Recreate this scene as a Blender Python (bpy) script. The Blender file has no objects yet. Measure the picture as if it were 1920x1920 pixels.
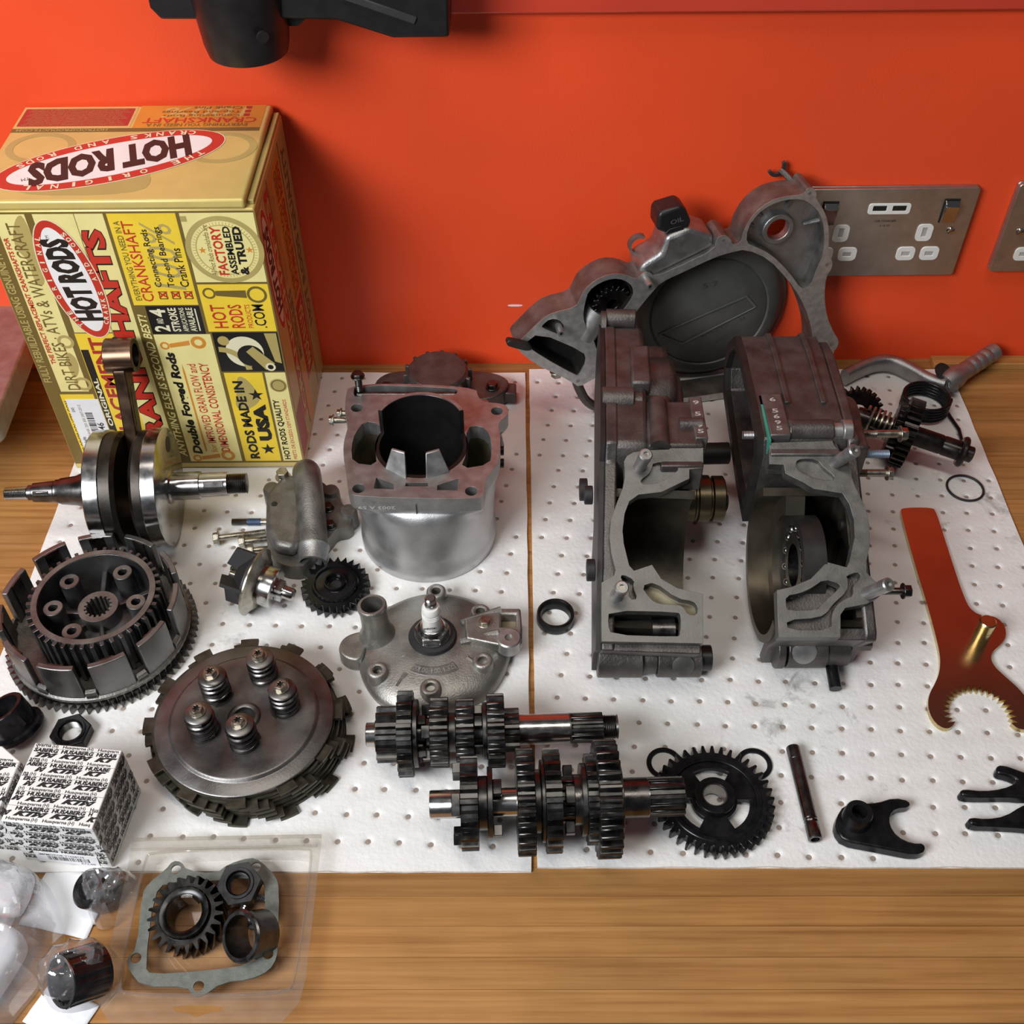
import bpy, bmesh, math, random
from math import sin, cos, pi, radians, atan2, hypot
from mathutils import Matrix, Vector
from mathutils.geometry import tessellate_polygon

# ---------------------------------------------------------------- camera, world, lights, exposure
# all lengths in this script are millimetres, written to the scene in metres (K)
K = 0.001
scene = bpy.context.scene
C = scene.collection
cam_d = bpy.data.cameras.new('camera')
cam_d.sensor_width = 36.0
cam_d.lens = 2110.0 / 1920.0 * 36.0
cam_d.clip_start = 0.02
cam_d.clip_end = 20
cam = bpy.data.objects.new('camera', cam_d)
cam.location = (0, 0, 0.690)
cam.rotation_euler = (radians(90 - 46.6), 0, 0)
C.objects.link(cam)
scene.camera = cam

world = bpy.data.worlds.new('room_light')
scene.world = world
world.use_nodes = True
wb = world.node_tree.nodes['Background']
wb.inputs[0].default_value = (0.80, 0.84, 0.92, 1)
wb.inputs[1].default_value = 0.06

def area(name, loc, target, sx, sy, power, col):
    d = bpy.data.lights.new(name, 'AREA')
    d.shape = 'RECTANGLE'; d.size = sx; d.size_y = sy; d.energy = power; d.color = col
    o = bpy.data.objects.new(name, d); C.objects.link(o)
    o.location = loc
    o.rotation_euler = (Vector(target) - Vector(loc)).to_track_quat('-Z', 'Y').to_euler()
    return o
area('window_light', (-0.82, -0.32, 1.0), (0.0, 0.5, 0.0), 0.7, 0.5, 24.0, (0.93, 0.96, 1.0))
area('ceiling_light', (-0.10, 0.25, 2.1), (0.0, 0.45, 0.0), 1.4, 0.25, 13.0, (1.0, 0.93, 0.84))

scene.view_settings.view_transform = 'Standard'
scene.view_settings.look = 'None'
scene.view_settings.gamma = 1
scene.view_settings.use_curve_mapping = False
scene.view_settings.exposure = 0.0
random.seed(7)

# ---------------------------------------------------------------- helpers
def T(x=0, y=0, z=0): return Matrix.Translation((x, y, z))
def RX(a): return Matrix.Rotation(radians(a), 4, 'X')
def RY(a): return Matrix.Rotation(radians(a), 4, 'Y')
def RZ(a): return Matrix.Rotation(radians(a), 4, 'Z')
def SC(x, y, z): return Matrix.Diagonal((x, y, z, 1))
def frame(o, x, y):
    x = Vector(x).normalized(); y = Vector(y).normalized(); z = x.cross(y).normalized(); y = z.cross(x)
    return Matrix(((x.x, y.x, z.x, o[0]), (x.y, y.y, z.y, o[1]), (x.z, y.z, z.z, o[2]), (0, 0, 0, 1)))
ID = Matrix.Identity(4)

class B:
    """collects shapes for one mesh"""
    def __init__(self, M=None):
        self.v = []; self.f = []; self.mi = []; self.m = 0; self.M = M or ID
    def add(self, vs, fs, M=None):
        MM = self.M @ M if M else self.M
        n = len(self.v)
        self.v += [MM @ Vector(p) for p in vs]
        self.f += [[n + i for i in f] for f in fs]
        self.mi += [self.m] * len(fs)
        return self
    def box(self, x0, x1, y0, y1, z0, z1, M=None):
        v = [(x, y, z) for z in (z0, z1) for y in (y0, y1) for x in (x0, x1)]
        return self.add(v, [(0, 2, 3, 1), (4, 5, 7, 6), (0, 1, 5, 4), (2, 6, 7, 3), (0, 4, 6, 2), (1, 3, 7, 5)], M)
    def prism(self, outer, z0, z1, holes=(), M=None, grow=0.0):
        """extruded outline; grow widens the bottom (draft)"""
        loops = [list(outer)] + [list(h) for h in holes]
        def area2(l): return sum(l[i][0] * l[(i + 1) % len(l)][1] - l[(i + 1) % len(l)][0] * l[i][1] for i in range(len(l)))
        if area2(loops[0]) < 0: loops[0].reverse()
        for h in loops[1:]:
            if area2(h) > 0: h.reverse()
        flat = [p for l in loops for p in l]
        tri = tessellate_polygon([[Vector((p[0], p[1], 0)) for p in l] for l in loops])
        n = len(flat)
        cx = sum(p[0] for p in loops[0]) / len(loops[0]); cy = sum(p[1] for p in loops[0]) / len(loops[0])
        g = 1 + grow
        vs = [((p[0] - cx) * g + cx, (p[1] - cy) * g + cy, z0) for p in flat] + [(p[0], p[1], z1) for p in flat]
        fs = [(a, b, c) for a, b, c in tri] + [(a + n, b + n, c + n) for a, b, c in tri]
        k = 0
        for l in loops:
            m = len(l)
            for i in range(m):
                j = (i + 1) % m
                fs.append((k + i, k + j, n + k + j, n + k + i))
            k += m
        return self.add(vs, fs, M)
    def lathe(self, prof, n=32, M=None, a0=0.0, a1=360.0, closed=False):
        """prof: (radius, z) list revolved about z; closed joins last to first"""
        full = abs(a1 - a0) >= 359.9
        m = n if full else n + 1
        vs = []; idx = []
        for r, z in prof:
            if abs(r) < 1e-6:
                idx.append([len(vs)] * m); vs.append((0, 0, z))
            else:
                row = []
                for i in range(m):
                    a = radians(a0 + (a1 - a0) * i / n)
                    row.append(len(vs)); vs.append((r * cos(a), r * sin(a), z))
                idx.append(row)
        fs = []
        L = len(prof)
        for k in range(L if closed else L - 1):
            A, Bq = idx[k], idx[(k + 1) % L]
            for i in range(n):
                j = (i + 1) % m
                q = []
                for t in (A[i], A[j], Bq[j], Bq[i]):
                    if t not in q: q.append(t)
                if len(q) > 2: fs.append(q)
        if not full and closed:
            fs.append([r[0] for r in idx]); fs.append([r[-1] for r in idx][::-1])
        return self.add(vs, fs, M)
    def cyl(self, r, z0, z1, n=24, M=None, r1=None):
        r1 = r if r1 is None else r1
        return self.lathe([(0, z0), (r, z0), (r1, z1), (0, z1)], n, M)
    def ring(self, r0, r1, z0, z1, n=32, M=None):
        return self.lathe([(r0, z0), (r1, z0), (r1, z1), (r0, z1)], n, M, closed=True)
    def tube(self, pts, r, n=8, M=None, caps=True, loop=False):
        pts = [Vector(p) for p in pts]
        rs = r if isinstance(r, (list, tuple)) else [r] * len(pts)
        vs = []; fs = []
        N = len(pts)
        ref = None
        for i, p in enumerate(pts):
            a = pts[(i - 1) % N] if (i > 0 or loop) else p
            b = pts[(i + 1) % N] if (i < N - 1 or loop) else p
            d = (b - a).normalized()
            if ref is None:
                ref = d.orthogonal().normalized()
            ref = (ref - d * ref.dot(d)).normalized()
            s = d.cross(ref)
            for k in range(n):
                t = 2 * pi * k / n
                vs.append(tuple(p + (ref * cos(t) + s * sin(t)) * rs[i]))
        for i in range(N if loop else N - 1):
            for k in range(n):
                i2 = (i + 1) % N
                fs.append((i * n + k, i * n + (k + 1) % n, i2 * n + (k + 1) % n, i2 * n + k))
        if caps and not loop:
            fs.append(tuple(range(n))[::-1]); fs.append(tuple(range((N - 1) * n, N * n)))
        return self.add(vs, fs, M)
    def hexa(self, c, M=None):
        """eight corners: bottom 4 ccw, top 4 ccw"""
        return self.add(c, [(3, 2, 1, 0), (4, 5, 6, 7), (0, 1, 5, 4), (1, 2, 6, 5), (2, 3, 7, 6), (3, 0, 4, 7)], M)

def circ(r, n=24, cx=0, cy=0, a0=0):
    return [(cx + r * cos(2 * pi * i / n + a0), cy + r * sin(2 * pi * i / n + a0)) for i in range(n)]
def arc(cx, cy, r, a0, a1, n=10):
    return [(cx + r * cos(radians(a0 + (a1 - a0) * i / n)), cy + r * sin(radians(a0 + (a1 - a0) * i / n))) for i in range(n + 1)]
def gearpts(ro, ri, n, tip=0.22, root=0.58, a0=0.0):
    """toothed outline: tip, root = share of the pitch taken by the tip and by the tooth's foot"""
    out = []
    p = 2 * pi / n
    for i in range(n):
        a = a0 + i * p
        for r, da in ((ri, -root / 2), ((ri + ro) / 2, -(root * .42 + tip * .58) / 2), (ro, -tip / 2), (ro, tip / 2), ((ri + ro) / 2, (root * .42 + tip * .58) / 2), (ri, root / 2)):
            out.append((r * cos(a + da * p), r * sin(a + da * p)))
    return out
def rrect(x0, x1, y0, y1, r, n=5):
    return arc(x1 - r, y1 - r, r, 0, 90, n) + arc(x0 + r, y1 - r, r, 90, 180, n) + arc(x0 + r, y0 + r, r, 180, 270, n) + arc(x1 - r, y0 + r, r, 270, 360, n)
def smooth(pts, it=2, closed=True):
    """Chaikin rounding of a traced outline"""
    for _ in range(it):
        o = []
        n = len(pts)
        for i in range(n if closed else n - 1):
            a = pts[i]; b = pts[(i + 1) % n]
            o.append(tuple(a[k] * .75 + b[k] * .25 for k in range(len(a))))
            o.append(tuple(a[k] * .25 + b[k] * .75 for k in range(len(a))))
        if not closed: o = [pts[0]] + o + [pts[-1]]
        pts = o
    return pts
def helix(r, pitch, turns, n=20, z0=0, a0=0):
    N = int(n * turns)
    return [(r * cos(a0 + 2 * pi * i / n), r * sin(a0 + 2 * pi * i / n), z0 + pitch * i / n) for i in range(N + 1)]

def obj(name, b, mats, parent=None, ang=32, bevel=0.0, seg=2, M=None, weld=False):
    me = bpy.data.meshes.new(name)
    vs = [((M @ v) if M else v) * K for v in b.v]
    me.from_pydata(vs, [], b.f)
    if not isinstance(mats, (list, tuple)): mats = [mats]
    for m in mats: me.materials.append(m)
    me.polygons.foreach_set('material_index', b.mi)
    bm = bmesh.new(); bm.from_mesh(me)
    if weld: bmesh.ops.remove_doubles(bm, verts=bm.verts, dist=1e-6)
    if bevel: bmesh.ops.dissolve_limit(bm, angle_limit=radians(1.0), verts=bm.verts, edges=bm.edges, delimit={'MATERIAL'})
    bmesh.ops.recalc_face_normals(bm, faces=bm.faces)
    bm.to_mesh(me); bm.free()
    me.polygons.foreach_set('use_smooth', [True] * len(me.polygons))
    me.set_sharp_from_angle(angle=radians(ang))
    o = bpy.data.objects.new(name, me); C.objects.link(o)
    if parent: o.parent = parent
    if bevel:
        mod = o.modifiers.new('edge', 'BEVEL'); mod.width = bevel * K; mod.segments = seg
        mod.limit_method = 'ANGLE'; mod.angle_limit = radians(40); mod.harden_normals = False
    return o
def place(o, M):
    M = M.copy(); M.translation = M.translation * K
    o.matrix_local = M
    return o
def tag(o, label, cat, group=None, kind=None):
    o['label'] = label
    if cat: o['category'] = cat
    if group: o['group'] = group
    if kind: o['kind'] = kind
    return o
def thing(name, label, cat, M=ID, group=None):
    o = bpy.data.objects.new(name, None); C.objects.link(o)
    o.empty_display_size = 0.01
    place(o, M)
    return tag(o, label, cat, group)
def struct(o, label=None):
    o['kind'] = 'structure'
    if label: o['label'] = label
    return o
def copytree(o, parent=None):
    c = o.copy(); C.objects.link(c)
    c.parent = parent
    for ch in list(o.children): copytree(ch, c)
    return c
FONTS = []
def text(body, size, m, parent, M, bold=0.0, shear=0.0, name='lettering', align='LEFT', sp=1.0, fit=None, join=None):
    """flat printed lettering; fit=(length, height) squeezes it into a rectangle whose lower left corner is M's origin"""
    cu = bpy.data.curves.new('font', 'FONT')
    cu.body = body; cu.size = size * K; cu.offset = bold * K; cu.shear = shear
    cu.align_x = align; cu.resolution_u = 2; cu.space_character = sp
    o = bpy.data.objects.new('font_source', cu); C.objects.link(o)
    FONTS.append((o, name, parent, M.copy(), m, fit, join))
def bake_text():
    """turn all lettering into plain meshes, joined where a join key is shared"""
    dg = bpy.context.evaluated_depsgraph_get()
    groups = {}
    for k, (o, name, parent, M, m, fit, join) in enumerate(FONTS):
        me = bpy.data.meshes.new_from_object(o.evaluated_get(dg))
        vs = [v.co / K for v in me.vertices]
        if not vs: continue
        if fit:
            x0 = min(v.x for v in vs); x1 = max(v.x for v in vs); y0 = min(v.y for v in vs); y1 = max(v.y for v in vs)
            fx = fit[0] / max(x1 - x0, 1e-6); fy = fit[1] / max(y1 - y0, 1e-6)
            vs = [Vector(((v.x - x0) * fx, (v.y - y0) * fy, v.z)) for v in vs]
        key = (join, parent.name, m.name) if join else k
        g = groups.setdefault(key, (name, parent, m, [], []))
        n = len(g[3])
        g[3].extend((M @ v) * K for v in vs)
        g[4].extend([n + i for i in p.vertices] for p in me.polygons)
        bpy.data.meshes.remove(me)
    for name, parent, m, vs, fs in groups.values():
        me = bpy.data.meshes.new(name); me.from_pydata(vs, [], fs); me.materials.append(m)
        n = bpy.data.objects.new(name, me); C.objects.link(n); n.parent = parent
    for o, *_ in FONTS:
        cu = o.data; bpy.data.objects.remove(o); bpy.data.curves.remove(cu)
    FONTS.clear()

# ---------------------------------------------------------------- materials
def mat(name, col, metal=0.0, rough=0.5, var=0.12, scale=60.0, bump=0.0, bscale=300.0, spec=0.5, rvar=0.0, col2=None, coat=0.0, thr=(0.35, 0.65)):
    m = bpy.data.materials.new(name); m.use_nodes = True
    nt = m.node_tree; N = nt.nodes; L = nt.links
    bs = N['Principled BSDF']
    bs.inputs['Metallic'].default_value = metal
    bs.inputs['Roughness'].default_value = rough
    bs.inputs['Specular IOR Level'].default_value = spec
    if coat: bs.inputs['Coat Weight'].default_value = coat
    tc = N.new('ShaderNodeTexCoord')
    nz = N.new('ShaderNodeTexNoise'); nz.inputs['Scale'].default_value = scale; nz.inputs['Detail'].default_value = 5
    L.new(tc.outputs['Object'], nz.inputs['Vector'])
    cr = N.new('ShaderNodeValToRGB')
    c2 = col2 or tuple(min(1, x * (1 + var)) for x in col)
    c1 = col if col2 else tuple(x * (1 - var) for x in col)
    cr.color_ramp.elements[0].color = (*c1, 1); cr.color_ramp.elements[1].color = (*c2, 1)
    cr.color_ramp.elements[0].position = thr[0]; cr.color_ramp.elements[1].position = thr[1]
    L.new(nz.outputs['Fac'], cr.inputs['Fac']); L.new(cr.outputs['Color'], bs.inputs['Base Color'])
    if rvar:
        mr = N.new('ShaderNodeMapRange'); mr.inputs['To Min'].default_value = max(0.02, rough - rvar); mr.inputs['To Max'].default_value = min(1, rough + rvar)
        mr.inputs['From Min'].default_value = .3; mr.inputs['From Max'].default_value = .7
        L.new(nz.outputs['Fac'], mr.inputs['Value']); L.new(mr.outputs['Result'], bs.inputs['Roughness'])
    if bump:
        n2 = N.new('ShaderNodeTexNoise'); n2.inputs['Scale'].default_value = bscale; n2.inputs['Detail'].default_value = 4
        L.new(tc.outputs['Object'], n2.inputs['Vector'])
        bp = N.new('ShaderNodeBump'); bp.inputs['Strength'].default_value = bump; bp.inputs['Distance'].default_value = 0.001
        L.new(n2.outputs['Fac'], bp.inputs['Height']); L.new(bp.outputs['Normal'], bs.inputs['Normal'])
    return m

def wood_mat(name, ca, cb, cc):
    m = bpy.data.materials.new(name); m.use_nodes = True
    nt = m.node_tree; N = nt.nodes; L = nt.links
    bs = N['Principled BSDF']; bs.inputs['Roughness'].default_value = 0.42; bs.inputs['Specular IOR Level'].default_value = 0.35
    tc = N.new('ShaderNodeTexCoord'); oi = N.new('ShaderNodeObjectInfo')
    ad = N.new('ShaderNodeVectorMath'); ad.operation = 'ADD'
    cx = N.new('ShaderNodeCombineXYZ')
    mm = N.new('ShaderNodeMath'); mm.operation = 'MULTIPLY'; mm.inputs[1].default_value = 7.0
    L.new(oi.outputs['Random'], mm.inputs[0]); L.new(mm.outputs[0], cx.inputs[0]); L.new(mm.outputs[0], cx.inputs[2])
    L.new(tc.outputs['Object'], ad.inputs[0]); L.new(cx.outputs[0], ad.inputs[1])
    mp = N.new('ShaderNodeMapping'); mp.inputs['Scale'].default_value = (6, 240, 60)
    L.new(ad.outputs[0], mp.inputs['Vector'])
    n1 = N.new('ShaderNodeTexNoise'); n1.inputs['Scale'].default_value = 1.0; n1.inputs['Detail'].default_value = 6; n1.inputs['Roughness'].default_value = .6
    L.new(mp.outputs[0], n1.inputs['Vector'])
    n2 = N.new('ShaderNodeTexNoise'); n2.inputs['Scale'].default_value = 14; n2.inputs['Detail'].default_value = 3
    L.new(ad.outputs[0], n2.inputs['Vector'])
    cr = N.new('ShaderNodeValToRGB')
    e = cr.color_ramp.elements
    e[0].position = .30; e[0].color = (*ca, 1); e[1].position = .72; e[1].color = (*cc, 1)
    k = e.new(.5); k.color = (*cb, 1)
    L.new(n1.outputs['Fac'], cr.inputs['Fac'])
    # per plank tone and soft blotches
    md = N.new('ShaderNodeMapRange'); md.inputs['To Min'].default_value = .86; md.inputs['To Max'].default_value = 1.10
    L.new(oi.outputs['Random'], md.inputs['Value'])
    me = N.new('ShaderNodeMapRange'); me.inputs['From Min'].default_value = .3; me.inputs['From Max'].default_value = .7; me.inputs['To Min'].default_value = .86; me.inputs['To Max'].default_value = 1.08
    L.new(n2.outputs['Fac'], me.inputs['Value'])
    mu = N.new('ShaderNodeMath'); mu.operation = 'MULTIPLY'; L.new(md.outputs[0], mu.inputs[0]); L.new(me.outputs[0], mu.inputs[1])
    vm = N.new('ShaderNodeVectorMath'); vm.operation = 'SCALE'
    L.new(cr.outputs['Color'], vm.inputs[0]); L.new(mu.outputs[0], vm.inputs['Scale'])
    L.new(vm.outputs[0], bs.inputs['Base Color'])
    bp = N.new('ShaderNodeBump'); bp.inputs['Strength'].default_value = .15; bp.inputs['Distance'].default_value = .0006
    L.new(n1.outputs['Fac'], bp.inputs['Height']); L.new(bp.outputs['Normal'], bs.inputs['Normal'])
    return m

def glass_mat(name, col=(1, 1, 1), rough=0.05, alpha=0.12, spec=0.5):
    """thin clear film or blister plastic: mostly see-through with a glossy skin"""
    m = bpy.data.materials.new(name); m.use_nodes = True
    nt = m.node_tree; N = nt.nodes; L = nt.links
    for n in list(N):
        if n.type != 'OUTPUT_MATERIAL': N.remove(n)
    out = [n for n in N if n.type == 'OUTPUT_MATERIAL'][0]
    tr = N.new('ShaderNodeBsdfTransparent'); tr.inputs[0].default_value = (*[1 - (1 - c) * .6 for c in col], 1)
    gl = N.new('ShaderNodeBsdfGlossy'); gl.inputs['Roughness'].default_value = rough
    df = N.new('ShaderNodeBsdfDiffuse'); df.inputs[0].default_value = (*col, 1)
    lw = N.new('ShaderNodeLayerWeight'); lw.inputs['Blend'].default_value = .5
    pw = N.new('ShaderNodeMath'); pw.operation = 'POWER'; pw.inputs[1].default_value = 3.0
    L.new(lw.outputs['Facing'], pw.inputs[0])
    fr = N.new('ShaderNodeMath'); fr.operation = 'MULTIPLY_ADD'; fr.inputs[1].default_value = .45; fr.inputs[2].default_value = .05
    L.new(pw.outputs[0], fr.inputs[0])
    tc = N.new('ShaderNodeTexCoord')
    nz = N.new('ShaderNodeTexNoise'); nz.inputs['Scale'].default_value = 120
    L.new(tc.outputs['Object'], nz.inputs['Vector'])
    mr = N.new('ShaderNodeMapRange'); mr.inputs['To Min'].default_value = alpha * .5; mr.inputs['To Max'].default_value = alpha * 1.5
    L.new(nz.outputs['Fac'], mr.inputs['Value'])
    m1 = N.new('ShaderNodeMixShader'); L.new(mr.outputs[0], m1.inputs[0]); L.new(tr.outputs[0], m1.inputs[1]); L.new(df.outputs[0], m1.inputs[2])
    ml = N.new('ShaderNodeMath'); ml.operation = 'MULTIPLY'; ml.inputs[1].default_value = spec * 2
    L.new(fr.outputs[0], ml.inputs[0])
    m2 = N.new('ShaderNodeMixShader'); L.new(ml.outputs[0], m2.inputs[0]); L.new(m1.outputs[0], m2.inputs[1]); L.new(gl.outputs[0], m2.inputs[2])
    L.new(m2.outputs[0], out.inputs['Surface'])
    return m

MT = {}
MT['wall'] = mat('red_paint', (0.87, 0.082, 0.022), 0, .42, .06, 5, .12, 500, .4)
MT['wood'] = wood_mat('bamboo', (0.27, 0.115, 0.030), (0.37, 0.175, 0.052), (0.44, 0.225, 0.075))
MT['pad'] = mat('absorbent_felt', (0.78, 0.765, 0.745), 0, .85, .03, 40, .5, 260, .2)
MT['dimple'] = mat('bonded_dimple', (0.30, 0.24, 0.20), 0, .6, .15, 300)
MT['cast'] = mat('cast_aluminium', (0.36, 0.355, 0.35), .9, .44, .12, 90, .25, 900, rvar=.08)
MT['cast_dull'] = mat('weathered_aluminium', (0.20, 0.19, 0.175), .8, .48, .22, 70, .3, 700, rvar=.1)
MT['cast_dark'] = mat('dark_cast_case', (0.125, 0.112, 0.105), .75, .46, .22, 60, .3, 600, rvar=.1)
MT['machined'] = mat('machined_face', (0.40, 0.39, 0.38), .85, .42, .12, 120, .05, 900, rvar=.06)
MT['case_face'] = mat('case_gasket_face', (0.175, 0.17, 0.16), .75, .46, .18, 110, .08, 700, rvar=.06)
MT['steel'] = mat('bright_steel', (0.46, 0.45, 0.44), 1, .20, .06, 150, rvar=.05)
MT['steel_dark'] = mat('oiled_steel', (0.13, 0.122, 0.118), 1, .30, .25, 120, .05, 900, rvar=.08)
MT['gear'] = mat('gear_steel', (0.095, 0.093, 0.09), 1, .35, .25, 140, .03, 900, rvar=.07)
MT['gear_black'] = mat('black_gear', (0.018, 0.018, 0.02), .6, .28, .3, 140, rvar=.06)
MT['rodbrown'] = mat('heat_tinted_rod', (0.20, 0.13, 0.085), 1, .34, .25, 60, rvar=.08)
MT['copper'] = mat('coppered_rod_end', (0.17, 0.105, 0.07), 1, .30, .2, 60, rvar=.08)
MT['zinc'] = mat('plated_bolt', (0.42, 0.39, 0.33), 1, .33, .2, 200, rvar=.08)
MT['blue_lock'] = mat('blue_threadlock', (0.035, 0.06, 0.12), .3, .55, .2, 300)
MT['blackp'] = mat('black_plastic', (0.012, 0.011, 0.012), 0, .38, .25, 80, .05, 400)
MT['blackr'] = mat('black_rubber', (0.016, 0.015, 0.016), 0, .55, .2, 80)
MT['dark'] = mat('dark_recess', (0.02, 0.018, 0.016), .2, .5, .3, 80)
MT['white'] = mat('white_plastic', (0.80, 0.78, 0.74), 0, .35, .02, 80)
MT['paper'] = mat('white_paper', (0.80, 0.80, 0.81), 0, .75, .03, 60)
MT['plate'] = mat('brushed_plate', (0.46, 0.41, 0.36), .9, .36, .08, 90, .05, 500)
MT['chrome'] = mat('polished_chrome', (0.60, 0.58, 0.56), 1, .12, .04, 90)
MT['friction'] = mat('friction_plate', (0.068, 0.060, 0.043), .7, .46, .25, 120, rvar=.08)
MT['pplate'] = mat('pressure_plate', (0.165, 0.155, 0.148), .9, .40, .25, 40, .08, 700, rvar=.1)
MT['red_tool'] = mat('polished_plated_face', (0.55, 0.40, 0.26), 1, .24, .06, 40)
MT['brass'] = mat('gold_plated', (0.62, 0.50, 0.25), 1, .25, .1, 90)
MT['gasket'] = mat('gasket_paper', (0.135, 0.145, 0.125), .1, .6, .15, 200, .2, 900)
MT['clear'] = glass_mat('clear_blister', (0.90, 0.88, 0.84), .08, .045)
MT['wrap'] = glass_mat('thin_wrap', (0.92, 0.92, 0.95), .06, .09, 1.2)
MT['stamp'] = mat('stamped_light', (.50, .48, .45), .2, .55, .05, 60)
MT['bag'] = glass_mat('polythene_bag', (0.92, 0.92, 0.95), .09, .26, 1.1)

# ---------------------------------------------------------------- room: wall, worktop, shelf trim
WY, WA = 853.0, 1.0            # wall passes (15, 853) turned by 1 degree
def wallM(x, z, out=0.0):      # frame on the wall face: x to the right, y up, z out of the wall
    a = radians(WA)
    return frame((15 + (x - 15) * cos(a) + out * sin(a), WY + (x - 15) * sin(a) - out * cos(a), z), (cos(a), sin(a), 0), (0, 0, 1))
b = B(); b.box(-900, 900, -60, 620, -60, 0)
wall = struct(place(obj('wall_back', b, MT['wall'], bevel=0), wallM(15, 0)), 'bright orange-red painted wall behind the bench')
# worktop of bamboo strips
wt = struct(thing('worktop', 'bamboo strip worktop under everything', None), 'bamboo strip worktop under everything')
if 'category' in wt: del wt['category']
y = 238.0; row = 0
rnd = random.Random(3)
while y < 862:
    x = -620 - rnd.uniform(0, 500)
    w = 19.6
    while x < 640:
        ln = rnd.uniform(1900, 2300)
        bb = B(); bb.box(max(x, -640), min(x + ln, 640), y, y + w - .12, -24, -2 - rnd.uniform(0, .06))
        if min(x + ln, 640) > max(x, -640) + 5:
            obj('plank', bb, MT['wood'], wt, bevel=.25, seg=1)
        x += ln + .15
    y += w; row += 1
# loose bamboo board lying along the wall on the right
bb = B(); bb.box(404, 640, 843, 856, -2, 5)
tag(obj('bamboo_board', bb, MT['wood'], bevel=.6), 'thin bamboo board lying flat against the wall on the right', 'board')

# absorbent pads with embossed dimples
def pad(name, x0, x1, y0, y1, label, stains):
    outer = []
    r = random.Random(int(x1))
    def edge(ax, ay, bx, by):
        n = 24
        for i in range(n):
            t = i / n
            j = r.uniform(-.5, .5) if 0 < i else 0
            dx, dy = bx - ax, by - ay; l = hypot(dx, dy)
            outer.append((ax + dx * t - dy / l * j, ay + dy * t + dx / l * j))
    edge(x0, y0, x1, y0); edge(x1, y0, x1, y1); edge(x1, y1, x0, y1); edge(x0, y1, x0, y0)
    holes = []; cs = []
    for i in range(-60, 60):
        for j in range(-60, 60):
            cx = 190.5 + 20.7 * i - 4.1 * j; cy = 421.9 - .72 * i - 19.6 * j
            if x0 + 6.2 < cx < x1 - 6.2 and y0 + 6.2 < cy < y1 - 6.2: cs.append((cx + r.uniform(-.6, .6), cy + r.uniform(-.6, .6)))
    n = 10
    holes = [circ(5.6, n, *c) for c in cs]
    bb = B()
    loops = [outer] + [h[::-1] for h in holes]
    flat = [p for l in loops for p in l]
    tri = tessellate_polygon([[Vector((p[0], p[1], 0)) for p in l] for l in loops])
    bb.add([(p[0], p[1], 0) for p in flat], [t for t in tri])
    m = len(outer)
    bb.add([(p[0], p[1], 0) for p in outer] + [(p[0], p[1], -2) for p in outer], [(i, (i + 1) % m, m + (i + 1) % m, m + i) for i in range(m)])
    bb.add([(p[0], p[1], -2) for p in (outer[0], outer[24], outer[48], outer[72])], [(3, 2, 1, 0)])
    for c in cs:
        rings = [(5.6, 0), (4.0, -.14), (2.5, -.7), (1.9, -1.35)]
        vs = [(c[0] + rr * cos(2 * pi * k / n), c[1] + rr * sin(2 * pi * k / n), z) for rr, z in rings for k in range(n)]
        bb.m = 0
        bb.add(vs, [(q * n + k, q * n + (k + 1) % n, (q + 1) * n + (k + 1) % n, (q + 1) * n + k) for q in range(3) for k in range(n)])
        bb.m = 1
        bb.add([(c[0] + 1.95 * cos(2 * pi * k / n), c[1] + 1.95 * sin(2 * pi * k / n), -1.34) for k in range(n)], [tuple(range(n))])
    o = obj(name, bb, [stains, MT['dimple']], ang=75, weld=True)
    return tag(o, label, 'absorbent pad', 'dimpled absorbent pads on the bench')
# oil marks: sparse dark smears on the right hand pad
def stained(name, amount):
    m = mat(name, (0.78, 0.765, 0.745), 0, .85, .03, 40, .5, 260, .2)
    nt = m.node_tree; N = nt.nodes; L = nt.links; bs = N['Principled BSDF']
    old = bs.inputs['Base Color'].links[0].from_socket
    tc = N.new('ShaderNodeTexCoord')
    n1 = N.new('ShaderNodeTexNoise'); n1.inputs['Scale'].default_value = 34; n1.inputs['Detail'].default_value = 8; n1.inputs['Roughness'].default_value = .68; n1.inputs['Distortion'].default_value = .6
    L.new(tc.outputs['Object'], n1.inputs['Vector'])
    n2 = N.new('ShaderNodeTexNoise'); n2.inputs['Scale'].default_value = 7; n2.inputs['Detail'].default_value = 2
    L.new(tc.outputs['Object'], n2.inputs['Vector'])
    a = N.new('ShaderNodeMath'); a.operation = 'MULTIPLY'; L.new(n1.outputs['Fac'], a.inputs[0]); L.new(n2.outputs['Fac'], a.inputs[1])
    r = N.new('ShaderNodeMapRange'); r.inputs['From Min'].default_value = .40 - amount; r.inputs['From Max'].default_value = .52 - amount; r.inputs['To Max'].default_value = .8
    L.new(a.outputs[0], r.inputs['Value'])
    mx = N.new('ShaderNodeMix'); mx.data_type = 'RGBA'
    L.new(r.outputs[0], mx.inputs[0]); L.new(old, mx.inputs[6]); mx.inputs[7].default_value = (0.10, 0.09, 0.08, 1)
    L.new(mx.outputs[2], bs.inputs['Base Color'])
    return m
pad('absorbent_pad', -385, 12.5, 332, 836, 'white dimpled absorbent pad under the crankshaft, cylinder and clutch parts', stained('felt_clean', .012))
pad('absorbent_pad', 16.5, 420, 335, 841, 'white dimpled absorbent pad with oil smears under the two crankcase halves', stained('felt_stained', .062))

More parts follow.
